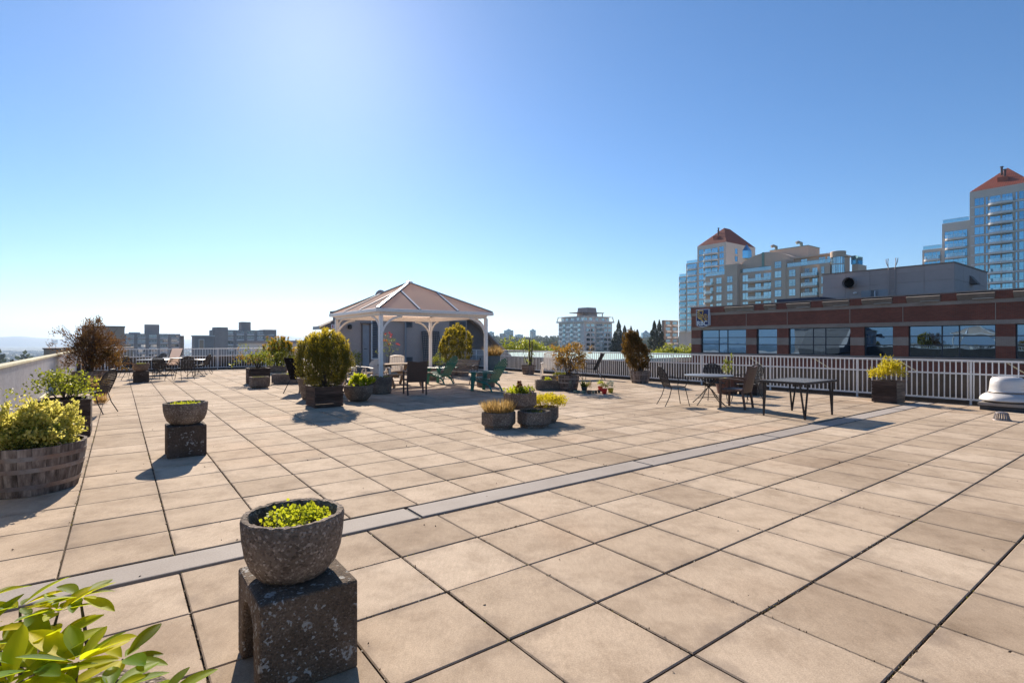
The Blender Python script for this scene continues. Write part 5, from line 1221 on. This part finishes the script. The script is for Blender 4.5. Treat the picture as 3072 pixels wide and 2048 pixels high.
# ------------------------------------------------------------------ windows and balconies shared by the far buildings (face -x, width along y)
WM = {}
def win(root, x, y, z, w, h, cols=2, rows_=1, frame='frame', glass='towerglass', rot=0, proud=.10):
    key = (round(w, 2), round(h, 2), cols, rows_, frame, glass)
    if key not in WM:
        f = MB(); t_ = .07; f.box(-proud, 0, -w/2, w/2, 0, t_).box(-proud, 0, -w/2, w/2, h-t_, h).box(-proud, 0, -w/2, -w/2+t_, t_, h-t_).box(-proud, 0, w/2-t_, w/2, t_, h-t_)
        for k in range(1, cols): y_ = -w/2+w*k/cols; f.box(-proud+.01, 0, y_-.035, y_+.035, t_, h-t_)
        for k in range(1, rows_): z_ = h*.36*k; f.box(-proud+.012, 0, -w/2+t_, w/2-t_, z_-.035, z_+.035)
        WM[key] = (f.mesh('window', M[frame]), MB().box(-.05, -.03, -w/2+t_, w/2-t_, t_, h-t_).mesh('pane', M[glass]))
    a, b = WM[key]; o = inst('window', a, root, (x, y, z), rz=rot); inst('pane', b, o, rot=(0, R(rnd.uniform(-.6, .6)), R(rnd.uniform(-.8, .8)))); return o
BM = {}
def balcony(root, x, y, z, w, d, mat='balc', rot=0, glass='guard', curve=True):
    key = (round(w, 2), round(d, 2), mat, curve)
    if key not in BM:
        n = 12; arc = [(-d*math.sin(math.pi*k/n)**(.6 if curve else .12), -w/2+w*(.5-.5*math.cos(math.pi*k/n))) for k in range(n+1)]
        s = MB().prism([(0.3, -w/2), (.3, w/2)]+[p for p in reversed(arc)], -.42, .14).mesh('balcony', M[mat])
        g = MB(); r_ = MB()
        for i in range(n):
            p, q = arc[i], arc[i+1]; k = .94
            g.add([(p[0]*k, p[1]*.985, .125), (q[0]*k, q[1]*.985, .125), (q[0]*k, q[1]*.985, 1.05), (p[0]*k, p[1]*.985, 1.05)], [(0, 1, 2, 3)])
        r_.tube([(p[0]*.94, p[1]*.985, 1.08) for p in arc], .035, 5)
        for i in range(0, n+1, 3): r_.tube([(arc[i][0]*.94, arc[i][1]*.985, .12), (arc[i][0]*.94, arc[i][1]*.985, 1.08)], .025, 4)
        BM[key] = (s, g.mesh('glass_guard', M[glass]), r_.mesh('handrail', M['frame']))
    a, b, c = BM[key]; o = inst('balcony', a, root, (x, y, z), rz=rot); inst('glass_guard', b, o); inst('handrail', c, o); return o
def hip_roof(root, x0, x1, y0, y1, z0, z1, rx0, rx1, ry, mat='redroof', over=.0, ribs=True):
    A = [(x0-over,y0-over,z0),(x1+over,y0-over,z0),(x1+over,y1+over,z0),(x0-over,y1+over,z0),(rx0,ry,z1),(rx1,ry,z1)]
    o = MB().add(A, [(0,1,5,4),(1,2,5),(2,3,4,5),(3,0,4),(3,2,1,0)]).build('roof', M[mat], root)
    if ribs:
        rb = MB(); n = 26
        for k in range(1, n):
            y = y0+(y1-y0)*k/n; t_ = 1-abs((y-ry)/((y1-y0)/2)) if True else 1; t_ = max(0, (y-y0)/(ry-y0) if y < ry else (y1-y)/(y1-ry))
            rb.bar((x0, y, z0+.03), (x0+(rx0-x0)*t_, y, z0+(z1-z0)*t_+.03), .12, .10)
        for k in range(1, n+8):
            x = x0+(x1-x0)*k/(n+8); t_ = min(1, (x-x0)/(rx0-x0) if x < rx0 else 1, (x1-x)/(x1-rx1) if x > rx1 else 1); rb.bar((x, y0, z0+.03), (x, y0+(ry-y0)*t_, z0+(z1-z0)*t_+.03), .12, .10)
        rb.build('standing_seams', M['seam'], o)
    return o
# ---- near-right and far-left towers with red roofs
def tower(label, U, pxs, tops, apex, floors, cols, wingcols, fh, zfirst, udepth, rz_extra=0):
    v0, v1, v2, v3 = pxs; t = thing('apartment_tower', label, 'building', UV(U, 0), ANG)
    ztop, zw2, zw3 = tops
    MB().box(0, udepth, v0, v1, -24, ztop).build('main_wall', M['cream'], t); MB().box(.4, udepth*.8, v1+.001, v2, -24, zw2).build('wing_wall', M['cream'], t); MB().box(.9, udepth*.7, v2+.001, v3, -24, zw3).build('wing_wall', M['cream'], t)
    vc = (v0+v1)/2; rf = hip_roof(t, .0, udepth, v0, v1, ztop, apex, udepth*.42, udepth*.62, vc)
    for (dx, dy) in ((udepth*.20, 2.2), (udepth*.28, 3.2 if v1-v0 < 16 else 2.6)):
        z_ = ztop+(apex-ztop)*dx/(udepth*.42); MB().tube([(dx, vc+dy-2.5, z_-.5), (dx, vc+dy-2.5, z_+2.3)], .28, 8).tube([(dx, vc+dy-2.5, z_+2.2), (dx, vc+dy-2.5, z_+2.4)], .45, 8).build('vent_pipe', M['vent'], rf)
    MB().box(udepth*.12, udepth*.2, vc-1.2, vc+1.0, ztop+(apex-ztop)*.28, ztop+(apex-ztop)*.47).build('dormer', M['redroof'], rf)
    for k in range(floors):
        z = zfirst-fh*k
        if z < 4: break
        for (y, w, n_) in cols['win']: win(t, 0, y, z+.25, w, 2.2, n_, 1)
        for (y, w) in cols['balc']:
            win(t, 0, y+w*.22, z+.2, w*.42, 2.15, 2, 1); win(t, 0, y-w*.24, z+.2, w*.40, 2.15, 3, 1); balcony(t, 0, y, z, w, 2.0)
        MB().box(-.08, -.001, v0+.3, v1-.3, z-.2, z+.16).build('floor_band', M['balc'], t)
        if z+2.4 < zw2:
            w = v2-v1; yc = (v1+v2)/2; win(t, .4, yc, z+.2, w*.82, 2.15, 5, 1); balcony(t, .4, yc, z, w*.74, 1.4)
        if z+2.4 < zw3:
            w = v3-v2; yc = (v2+v3)/2; win(t, .9, yc, z+.2, w*.80, 2.15, 4, 1); balcony(t, .9, yc, z, w*.78, 1.3)
    for (y0, y1, x_, z_) in ((v1+.2, v2-.2, .5, zw2), (v2+.2, v3-.2, 1.0, zw3)):
        MB().box(x_, x_+.06, y0, y1, z_+.05, z_+1.1).build('roof_guard', M['guard'], t); MB().box(x_-.02, x_+.08, y0, y1, z_+1.1, z_+1.17).build('guard_rail', M['frame'], t)
    return t
U2 = 200.0
q = [29.4, vU(2909, U2), vU(2825, U2), vU(2764, U2)]
def vc_(a, b): return ((vU(a, U2)+vU(b, U2))/2, abs(vU(a, U2)-vU(b, U2)))
t2c = {'win': [vc_(2923.5, 2952.6)+(2,), vc_(2957, 2964)+(1,), vc_(3046, 3053)+(1,), vc_(3057, 3085)+(2,)], 'balc': [vc_(2964, 3043)]}
tower('tall cream tower with red ribbed roof cut by the right picture edge', U2, q, (45.3, 37.2, 30.0), 52.6, 16, t2c, None, 2.8, 40.7, 23)
q = [vU(2178.6, U2), vU(2092, U2), vU(2057, U2), vU(2033, U2)]
t1c = {'win': [vc_(2097, 2111)+(2,), vc_(2158, 2172)+(2,)], 'balc': [vc_(2112, 2156)]}
tw1 = tower('cream tower with red hipped roof behind the beige apartment block', U2, q, (42.5, 35.8, 30.4), 50.6, 14, t1c, None, 2.7, 38.4, 23)
for (x, z, w) in ((7.5, 38.2, 2.0), (7.5, 35.0, 2.0)): win(tw1, x, q[0], z, w, 2.3, 1, 1, rot=R(90))
MB().prism([(12.5, q[0]), (14, q[0]-1.6), (17, q[0]-1.6), (18.5, q[0])], 37.0, 40.2).build('glass_bay', M['towerglass'], tw1); MB().add([(12.5,q[0],40.2),(14,q[0]-1.6,40.2),(17,q[0]-1.6,40.2),(18.5,q[0],40.2),(15.5,q[0]-.1,43.2)], [(0,1,4),(1,2,4),(2,3,4)]).build('bay_roof', M['towerglass'], tw1)

# ---- beige mid-rise block
U1 = 162.0
mr = thing('apartment_block', 'beige mid-rise apartment block with an arched gable and glass terraces', 'building', UV(U1, 0), ANG)
def zx(a): return vU(2000+.25513*a, U1)
def sec(z0, z1, top, off=0, depth=14, mat='beige', name='wall'): return MB().box(off, depth, zx(z1)+.004, zx(z0)-.004, -24, top).build(name, M[mat], mr)
sec(440, 680, 24.0, .8); sec(680, 830, 27.0, 0); sec(830, 1228, 24.0, 1.6); sec(1228, 1400, 26.4, 0); sec(1400, 1560, 24.0, .3); sec(1560, 1790, 24.0, 1.2); sec(1790, 1915, 24.0, .3)
FZ = [23.1, 20.2, 17.3, 14.4, 11.5]
for zt in FZ:
    z = zt-2.05
    for (a, b) in ((568, 632), (710, 776), (1270, 1350), (1432, 1510), (1812, 1850)):
        off = .8 if a < 680 else (.3 if a in (1432, 1812) else 0); w = abs(zx(a)-zx(b)); win(mr, off, (zx(a)+zx(b))/2, z, w, 2.05, 2, 2, 'frame', 'aptglass')
    for (a, b) in ((862, 928), (1108, 1222), (1010, 1080)): w = abs(zx(a)-zx(b)); win(mr, 1.6, (zx(a)+zx(b))/2, z-.1, w, 2.2, 3 if w > 6 else 2, 1, 'frame', 'aptglass')
    w = abs(zx(930)-zx(1222)); balcony(mr, 1.6, (zx(930)+zx(1222))/2, z-.45, w, 1.5, 'beige', curve=False)
    w = abs(zx(1600)-zx(1750)); win(mr, 1.2, (zx(1690)+zx(1755))/2, z-.1, abs(zx(1690)-zx(1755)), 2.2, 2, 1, 'frame', 'aptglass'); win(mr, 1.2, (zx(1600)+zx(1660))/2, z-.1, abs(zx(1600)-zx(1660)), 2.2, 2, 1, 'frame', 'darkglass'); balcony(mr, 1.2, (zx(1575)+zx(1768))/2, z-.45, abs(zx(1575)-zx(1768)), 1.5, 'beige', curve=False)
    win(mr, .8, (zx(495)+zx(530))/2, z, abs(zx(495)-zx(530)), 2.1, 1, 1, 'frame', 'aptglass'); balcony(mr, .8, (zx(440)+zx(540))/2, z-.45, abs(zx(440)-zx(540)), 1.8, 'beige')
win(mr, 0, (zx(1270)+zx(1350))/2, 24.0, abs(zx(1270)-zx(1350)), 2.05, 2, 2, 'frame', 'aptglass'); 
# terraces and recessed top floors
for (a, b, off) in ((445, 675, .9), (835, 1225, 1.7), (1405, 1910, .5)):
    MB().box(off, off+.05, zx(b), zx(a), 24.02, 25.15).build('terrace_guard', M['guard'], mr); MB().box(off-.02, off+.07, zx(b), zx(a), 25.151, 25.22).build('guard_rail', M['darkframe'], mr)
MB().box(3.6, 14, zx(1228), zx(830), 24.01, 27.2).build('top_floor', M['beige'], mr); MB().box(3.8, 14, zx(1915), zx(1400), 24.01, 26.7).build('top_floor', M['beige'], mr); MB().box(3.0, 14, zx(1915)-.5, zx(1400)+.3, 26.701, 27.2).build('roof_slab', M['beige'], mr)
MB().box(2.6, 9, zx(680), zx(560), 24.01, 26.2).build('sunroom', M['towerglass'], mr)
for (a, b) in ((1110, 1220), (985, 1090), (850, 940)): win(mr, 3.6, (zx(a)+zx(b))/2, 24.4, abs(zx(a)-zx(b)), 2.3, 3, 1, 'frame', 'aptglass')
for (a, b) in ((1510, 1585), (1720, 1800), (1820, 1900)): win(mr, 3.8, (zx(a)+zx(b))/2, 24.3, abs(zx(a)-zx(b)), 2.1, 2, 1, 'frame', 'aptglass')
# arched gable
ya, yb = zx(1432), zx(755); n = 18; arch = [(ya, 26.9)]
for k in range(n+1):
    s = k/n; y = ya+(yb-ya)*s; arch.append((y, 26.9+3.3*math.sin(math.pi*min(1, s*1.0))**.75 - (.9*s if s > .5 else .45*s*2*.5)))
arch.append((yb, 24.5)); arch.append((ya, 24.5))
MB().add([(3.0, y, z) for y, z in arch]+[(12, y, z) for y, z in arch], [tuple(range(len(arch))), tuple(reversed(range(len(arch), 2*len(arch))))]+[(i, len(arch)+i, len(arch)+(i+1)%len(arch), (i+1)%len(arch)) for i in range(len(arch))]).build('arched_gable', M['beige'], mr)
MB().box(2.85, 2.999, (ya+yb)/2-.35, (ya+yb)/2+.35, 25.4, 30.0).box(2.6, 2.99, (ya+yb)/2-1.2, (ya+yb)/2+1.2, 24.9, 25.5).build('copper_trim', M['copper'], mr)
MB().box(9, 17, zx(1500), zx(1045), 27.0, 31.2).build('roof_box', M['beige'], mr); MB().box(8.9, 17.1, zx(1500)-.1, zx(1045)+.1, 31.201, 31.4).build('roof_trim', M['copper'], mr)
for a in (1085, 1385): y_ = zx(a); MB().tube([(11, y_, 31.2), (11, y_, 32.6), (10.6, y_+.8, 33.0), (10.2, y_+1.2, 32.7)], .5, 8).build('roof_vent', M['ledge'], mr, True)
# round corner bay
yc = zx(1990); rr = abs(zx(1915)-zx(2070))/2
MB().lathe([(rr*.96,-24),(rr*.96,23.5)], 20, (1.5, yc)).build('bay_wall', M['beige'], mr, True); MB().lathe([(rr*.9,23.5),(rr*.9,25.4)], 20, (1.5, yc)).build('bay_glass', M['aptglass'], mr, True); MB().lathe([(rr*1.12,25.41),(rr*1.15,26.9),(rr*1.1,27.0)], 24, (1.5, yc)).build('bay_cornice', M['beige'], mr, True)
for k in range(9): a = math.pi*(.55+.9*k/8); MB().box(-.05, .05, -.05, .05, 19.5, 25.4).build('bay_mullion', M['frame'], mr, loc=(1.5+rr*.97*math.cos(a), yc+rr*.97*math.sin(a), 0))
MB().lathe([(rr*.968,20.0),(rr*.968,23.2)], 20, (1.5, yc)).build('bay_glass', M['aptglass'], mr, True)
MB().box(6, 12, zx(2150), zx(2075), -24, 23.5).build('rear_wing', M['beige'], mr); MB().box(6, 11, zx(2120), zx(2065), 23.6, 26.0).build('rear_sunroom', M['towerglass'], mr)

# ---- generic block with window grid (face -x and face -y)
def block(label, name, px0, px1, ytop, Y, depth, wall, fh, nfl, cols, glass, spand=None, edge='u', base=-24, wh=1.5, ww=.7, balc=None):
    """box with its left end at px0 and right end at px1 on a wall facing -v; top at picture height ytop at its middle"""
    pm_ = (px0+px1)/2; k = (pm_-1536)/F; V = Y*(.8-.6*k); u0, _ = onV(px0, 1024, V); u1, zt = onV(px1, ytop, V); _, zt = onV(pm_, ytop, V)
    t = thing(name, label, 'building', UV(u0, V), ANG); W = u1-u0
    MB().box(0, W, 0, depth, base, zt).build('wall', M[wall], t)
    cw = W/cols
    for f_ in range(nfl):
        z = zt-.55-wh-fh*f_
        for c in range(cols):
            win(t, cw*(c+.5), 0, z, cw*ww, wh, 3 if cw > 4 else 2, 1, 'frame', glass, rot=R(90), proud=.08)
            if spand: MB().box(cw*c+cw*(.5-ww/2), cw*c+cw*(.5+ww/2), -.9, -.001, z-.95, z-.15).build('balcony', M[spand], t)
    return t, W, zt
b1, W, zt = block('grey apartment block with pale balconies left of the far cafe tables', 'apartment_block', 372, 541, 1001, 300, 16, 'greyblock', 2.8, 6, 5, 'darkglass', 'palepanel')
MB().box(W*.36, W*.62, 3, 10, zt+.01, zt+5.4).build('lift_house', M['greyblock'], b1); MB().box(W*.08, W*.28, 1, 8, zt+.01, zt+.8).build('roof_box', M['palepanel'], b1); MB().box(W+.001, W+2, 1.5, 12, -24, zt-1).build('side_wing', M['brownblock'], b1)
b2, W, zt = block('grey apartment block with white balcony fronts behind the sprawling shrub', 'apartment_block', 640, 826, 990, 290, 16, 'greyblock', 2.8, 6, 6, 'darkglass', 'palepanel')
MB().box(W*.44, W*.60, 2, 9, zt+.01, zt+4.6).build('lift_house', M['greyblock'], b2); MB().box(W*.02, W*.22, -1, 10, -24, zt+1.4).build('stair_tower', M['greyblock'], b2); MB().box(W*.80, W+.4, -.9, 12, -24, zt+.4).build('end_wall', M['greyblock'], b2)
b3, W, zt = block('tan rendered block rising behind the brown shrub', 'apartment_block', 246, 374, 980, 210, 18, 'tanblock', 2.8, 0, 3, 'darkglass'); MB().box(-.2, W+.2, -.2, 18.2, zt+.005, zt+.35).build('roof_edge', M['brownblock'], b3); MB().box(W*.7, W+2, -3, 8, -24, zt-7.2).build('lower_wing', M['tanblock'], b3)
b4, W, zt = block('long flat tan wall below the brown shrub, seen over the corrugated wall', 'low_building', 131, 400, 1047, 120, 14, 'tanblock', 2.8, 0, 4, 'darkglass'); MB().box(-.2, W+.2, -.2, 14.2, zt+.005, zt+.3).build('roof_edge', M['brownblock'], b4)
b5, W, zt = block('small grey roof house with a framed door left of the white-fronted block', 'roof_house', 583, 642, 1009, 230, 10, 'greyblock', 2.8, 0, 2, 'darkglass'); MB().box(-.3, W+.3, -.3, 10.3, zt+.005, zt+.5).build('roof_edge', M['palepanel'], b5); MB().box(W*.22, W*.5, -.10, -.002, zt-5.6, zt-1.2).build('door_frame', M['palepanel'], b5); MB().box(W*.25, W*.47, -.14, -.101, zt-5.6, zt-1.5).build('door', M['tanblock'], b5)
b6, W, zt = block('white low building with bays behind the orange-tipped shrub', 'low_building', 846, 898, 1050, 75, 12, 'whiteroof', 2.8, 1, 5, 'darkglass')
b7, W, zt = block('brown and white slab block left of the bank building', 'apartment_block', 1993, 2034, 961, 262, 1.5, 'brownblock', 2.95, 8, 2, 'aptglass', 'palepanel', ww=.62); 
# ---- white apartment building in the centre (two visible faces)
WV = 300*(.8-.6*.137); 
wb = thing('apartment_block', 'white concrete apartment building with roof terrace and chamfered penthouse', 'building', (0, 0, 0)); Ycor = 300.0
cpt = D(1752, Ycor); cu, cv = uv_of(cpt); wb.location = UV(cu, cv); wb.rotation_euler = (0, 0, ANG)
# face -v runs to the right along +u, face -u runs to the left along +v
uw = onV(1836, 1024, cv)[0]-cu; vw = vU(1676, cu)-cv; zr = EYE+(1024-966)*Ycor/F
MB().box(0, uw, 0, vw, -24, zr).build('wall', M['whitewall'], wb); MB().box(-1.0, uw+1.0, -1.0, vw+1.0, zr+.001, zr+.8).build('terrace_slab', M['whitewall'], wb); MB().box(1.2, uw-1.2, 1.2, vw-1.2, zr+.801, zr+3.2).build('top_floor', M['whitewall'], wb); MB().box(.2, uw-.2, .2, vw-.2, zr+3.201, zr+3.6).build('roof_slab', M['whitewall'], wb)
for (x, y) in ((-.8,-.8), (uw+.6,-.8), (-.8,vw+.6)): MB().bar((x, y, zr+.8), (x+.6*(1 if x < 0 else -1), y+.6*(1 if y < 0 else -1), zr+3.6), .5, .5).build('strut', M['whitewall'], wb)
c0, c1 = uw*.30, uw*.66; d0, d1 = vw*.2, vw*.62
MB().add([(c0,d0,zr+3.6),(c1,d0,zr+3.6),(c1,d1,zr+3.6),(c0,d1,zr+3.6),(c0+.6,d0+.6,zr+9.0),(c1-.6,d0+.6,zr+9.0),(c1-.6,d1-.6,zr+9.0),(c0+.6,d1-.6,zr+9.0)], [(3,2,1,0),(4,5,6,7),(0,1,5,4),(1,2,6,5),(2,3,7,6),(3,0,4,7)]).build('penthouse', M['greyblock'], wb)
MB().box(c0-5, c1+4, d0-1.5, d1+1, zr+5.6, zr+6.1).build('pergola', M['brownblock'], wb)
for x in (c0-4.4, c1+3.4): MB().box(x-.2, x+.2, d0-1, d0-.6, zr+3.61, zr+5.6).build('pergola_post', M['brownblock'], wb)
for k in range(7):
    z = zr-2.55-2.75*k
    for s in (.14, .30): win(wb, uw*s, 0, z, uw*.12, 1.7, 2, 1, 'frame', 'aptglass', rot=R(90))
    for s in (.76, .91): win(wb, uw*s, 0, z, uw*.11, 1.7, 2, 1, 'frame', 'aptglass', rot=R(90))
    win(wb, uw*.53, 0, z-.3, uw*.22, 2.1, 3, 1, 'frame', 'darkglass', rot=R(90)); balcony(wb, uw*.53, 0, z-.7, uw*.27, 1.4, 'whitewall', rot=R(90), curve=False)
    for s in (.25, .55, .85):
        win(wb, 0, vw*s-vw*.06, z-.3, vw*.11, 2.1, 2, 1, 'frame', 'aptglass'); win(wb, 0, vw*s+vw*.06, z-.3, vw*.09, 2.1, 1, 1, 'frame', 'darkglass'); balcony(wb, 0, vw*s, z-.7, vw*.20, 1.3, 'whitewall', curve=False)
for s in (.1, .28, .5, .72, .9): win(wb, uw*s, 1.2, zr+1.1, uw*.10, 1.7, 2, 1, 'frame', 'aptglass', rot=R(90)); win(wb, 1.2, vw*s, zr+1.1, vw*.10, 1.7, 2, 1, 'frame', 'aptglass')

# ---- far glass towers
def far_tower(label, px0, px1, ytop, Y, peak, mat='farglass'):
    a, b = D(px0, Y), D(px1, Y); w = b.x-a.x; zt = EYE+(1024-ytop)*Y/F
    t = thing('glass_tower', label, 'building', ((a.x+b.x)/2, Y, 0)); h = w/2; ch = w*.18
    poly = [(-h+ch,-h),(h-ch,-h),(h,-h+ch),(h,h),(-h,h),(-h,-h+ch)]
    MB().prism(poly, -20, zt).build('shaft', M[mat], t)
    fins = MB()
    for k in range(6): x = -h*.82+h*1.64*k/5; fins.box(x-w*.018, x+w*.018, -h-w*.02, -h-.001, -20, zt-3)
    fins.build('piers', M['farwall'], t); hh = zt
    fl = MB()
    while hh > -15: hh -= 7; fl.box(-h-.3, h+.3, -h-.25, -h+.2 if False else -h-.002, hh, hh+1.6)
    fl.build('floor_bands', M['farwall'], t)
    if peak: MB().add([(-h*.6,-h*.6,zt+.01),(h*.6,-h*.6,zt+.01),(h*.6,h*.6,zt+.01),(-h*.6,h*.6,zt+.01),(0,0,zt+peak)], [(0,1,4),(1,2,4),(2,3,4),(3,0,4),(3,2,1,0)]).build('crown', M['farglass'], t)
    return t
far_tower('hazy round-topped glass tower right next to the gazebo post', 1464, 1482, 996, 1500, 3)
far_tower('hazy stepped glass tower with a peaked top, widest of the distant ones', 1512, 1540, 991, 1500, 5); far_tower('lower pale glass shoulder of the stepped distant tower', 1499, 1515, 1000, 1480, 0, 'farwall')
far_tower('hazy squat glass tower between the stepped and the slim one', 1545, 1569, 1004, 1550, 2); far_tower('hazy slim dark glass tower, tallest by the railing plant', 1590, 1607, 990, 1450, 4)
far_tower('hazy pointed glass tower between the conifers', 1926, 1949, 998, 1600, 8); far_tower('lone grey tower far out on the plain at the left', 160, 169, 1019, 4200, 0, 'farwall')

# ---- teal canopy roofs and a white flat roof just beyond the railing
lt = thing('low_building', 'low grey building with a pale teal flat roof just over the right railing', 'building', UV(0, 0), ANG)
MB().box(34, 60, 33, 62, -24, -.55).build('wall', M['greyblock'], lt); MB().box(33.5, 60.5, 32.5, 62.5, -.549, -.12).build('roof', M['tealroof'], lt)
for k in range(9): win(lt, 34, 35+3*k, -3.2, 1.8, 1.6, 2, 1, 'frame', 'darkglass')
lw = thing('low_building', 'white rendered flat-roofed building beyond the far railing, left of the penthouse', 'building', UV(13, 62), ANG)
MB().box(0, 11, 0, 18, -24, 1.3).build('wall', M['whitewall'], lw); MB().box(-.2, 11.2, -.2, 18.2, 1.301, 1.6).build('roof_edge', M['greyblock'], lw)
for k in range(4):
    for z in (-.7, -3.5): win(lw, 1.6+2.6*k, 0, z, 1.5, 1.5, 2, 1, 'frame', 'darkglass', rot=R(90)); win(lw, 11, 2.2+4.4*k, z, 1.6, 1.5, 2, 1, 'frame', 'darkglass', rot=R(180))

# ------------------------------------------------------------------ trees
def conifer(label, px, Y, ytop, w, seed, group='dark conifers behind the railing', zb=-24):
    p = D(px, Y); zt = EYE+(1024-ytop)*Y/F; t = thing('conifer_tree', label, 'tree', (p.x, p.y, zb), group=group); H = zt-zb
    MB().tube([(0,0,0),(0,0,H*.6),(.1,0,H*.98)], [H*.016+.1, H*.009+.05, .04], 7).build('trunk', M['bark'], t, True)
    w = w*1.5; n = 4200; s = rng.random(n)**.8; z = H*(.12+.86*s); rad = w*(1-s)**.85*(.35+.65*rng.random(n))*(1+.25*np.sin(z*1.7+seed)); a = np.round(rng.uniform(0, 6.28, n)*5)/5+z*.9
    P = np.stack([rad*np.cos(a), rad*np.sin(a), z-rad*.22], 1); d = np.stack([np.cos(a), np.sin(a), np.full(n, -.25)], 1)+rng.normal(size=(n,3))*.35
    leafmesh('crown', P, d, w*.24*(1.15-s), w*.10, M['conifer'], t)
for i, (px, Y, yt, w, lb) in enumerate(((1856, 280, 955, 4.2, 'tallest dark conifer right of the white apartment building'), (1845, 300, 990, 4.5, 'dark conifer tucked against the white apartment building'), (1874, 290, 972, 4.5, 'dark conifer second right of the white apartment building'), (1893, 300, 974, 4.0, 'slim dark conifer just left of the rusty thuja top'), (1912, 310, 985, 4.5, 'dark conifer right of the rusty thuja top'),
                                        (1963, 250, 958, 4.6, 'tall dark conifer standing left of the brown slab block'), (1978, 255, 955, 4.2, 'tall dark conifer next to the brown slab block'), (1988, 270, 985, 4.5, 'lower dark conifer touching the brown slab block'), (888, 140, 1012, 2.4, 'small conifer beyond the far railing beside the big thuja'), (868, 150, 1028, 2.6, 'smaller conifer left of the one beside the big thuja'), (918, 150, 1001, 2.4, 'thin conifer top showing over the left edge of the big thuja'),
                                        (36, 75, 1070, 2.6, 'dark round-headed tree top over the corrugated wall, left'), (80, 80, 1068, 3.0, 'dark spreading tree top over the corrugated wall, right'))): conifer(lb, px, Y, yt, w, i*1.3, 'conifers beyond the deck')
def leafy(label, px, Y, ytop, r, seed, mat='decid', zb=-24, n=150):
    p = D(px, Y); zt = EYE+(1024-ytop)*Y/F; t = thing('leafy_tree', label, 'tree', (p.x, p.y, zb), group='light green street trees'); H = zt-zb
    MB().tube([(0,0,0),(.1,0,H*.5),(0,.1,H*.8)], [.35,.25,.1], 7).build('trunk', M['bark'], t, True)
    for k in range(5): a = k*1.26; MB().tube([(0,0,H*.5),(math.cos(a)*r*.4,math.sin(a)*r*.4,H*.68),(math.cos(a)*r*.7,math.sin(a)*r*.7,H-r*.8)], [.14,.09,.03], 5).build('limb', M['bark'], t)
    foliage(t, mat, n, (0, 0, H-r*.9), (r, r, r*.9), 14, r*.10, r*.13, r*.10, .5, .6, .8, .5, .22, -.6, name='crown')
for i, (px, Y, yt, r, lb) in enumerate(((1487, 95, 1034, 1.6, 'small light green tree right of the right gazebo post'), (1534, 90, 1023, 2.6, 'round light green tree left of the slender railing plant'), (1580, 92, 1020, 2.6, 'light green tree behind the slender railing plant'), (1606, 95, 1030, 2.6, 'light green tree right of the slender railing plant'), (1628, 105, 1036, 2.2, 'lower light green tree nearest the white railing chair'), (1666, 160, 1037, 2.6, 'soft green tree before the white apartment building'),
                                        (1972, 85, 1048, 2.2, 'yellow green tree right of the rusty thuja'), (2003, 82, 1043, 2.2, 'yellow green tree below the brown slab block'), (2030, 82, 1040, 2.3, 'yellow green tree below the pale tower wings'), (2060, 84, 1043, 2.2, 'yellow green tree touching the brick building corner'))): leafy(lb, px, Y, yt, r, i)
# distant woods and suburbs, too many to count
def scatter(name, label, n, az0, az1, r0, r1, size, mat, box=False):
    az = np.radians(rng.uniform(az0, az1, n)); rr = np.sqrt(rng.uniform(r0*r0, r1*r1, n)); mb = MB()
    if box:
        for a, r in zip(az, rr):
            x, y = r*math.sin(a), r*math.cos(a); z = ground_z(x, y); w = size*rnd.uniform(.6, 1.8); h = size*rnd.uniform(.3, .7); mb.box(x-w, x+w, y-w*.5, y+w*.5, z-2, z+h)
        o = mb.build(name, M[mat])
    else:
        P = []; Dd = []; L = []
        for a, r in zip(az, rr):
            x, y = r*math.sin(a), r*math.cos(a); z = ground_z(x, y); h = size*rnd.uniform(.6, 1.3); q = 26
            d = dirs(q, -.3); tall = rnd.random() < .4
            P.append(np.array([x, y, z+h*.5])+d*np.array([h*(.22 if tall else .42), h*(.22 if tall else .42), h*(.65 if tall else .42)])); Dd.append(d+np.array([0,0,.3])); L.append(np.full(q, h*.30))
        o = leafmesh(name, np.concatenate(P), np.concatenate(Dd), np.concatenate(L), np.concatenate(L)*.8, M[mat])
    return tag(o, label, 'trees' if not box else 'houses', kind='stuff')
scatter('far_wood', 'dark wooded slope across the middle distance', 1500, -8, 24, 420, 1900, 15, 'farleaf'); scatter('far_wood', 'hazy trees over the low plain at the left', 1300, -50, -10, 500, 3200, 14, 'farleaf')
scatter('far_suburb', 'far pale roofs scattered over the low plain', 700, -50, -14, 500, 5000, 16, 'suburb', True)

# ------------------------------------------------------------------ alike things share a group phrase
GROUPS = {'mesh_chair': 'black mesh chairs of the deck', 'cafe_table': 'round cafe tables', 'wicker_chair': 'wicker armchairs', 'sling_chair': 'black sling chairs', 'adirondack_chair': 'green adirondack chairs', 'park_bench': 'iron and timber benches', 'resin_chair': 'white resin chairs',
          'concrete_pedestal': 'concrete pedestals', 'concrete_bowl': 'concrete bowls on pedestals', 'concrete_tub': 'round tubs at the gazebo posts', 'hexagonal_planter': 'stacked hexagonal planters', 'flower_pot': 'row of small flower pots', 'stone_trough': 'concrete troughs',
          'potted_shrub': 'potted shrubs of the deck', 'potted_plant': 'potted plants of the deck', 'deck_railing': 'white railings of the deck', 'parapet_wall': 'dark parapets behind the railings', 'apartment_tower': 'cream towers with red roofs', 'glass_tower': 'distant hazy towers', 'apartment_block': 'apartment blocks of the town', 'low_building': 'low buildings near the deck'}
for o in COL.objects:
    b = o.name.split('.')[0]
    if o.parent is None and b in GROUPS and 'group' not in o: o['group'] = GROUPS[b]
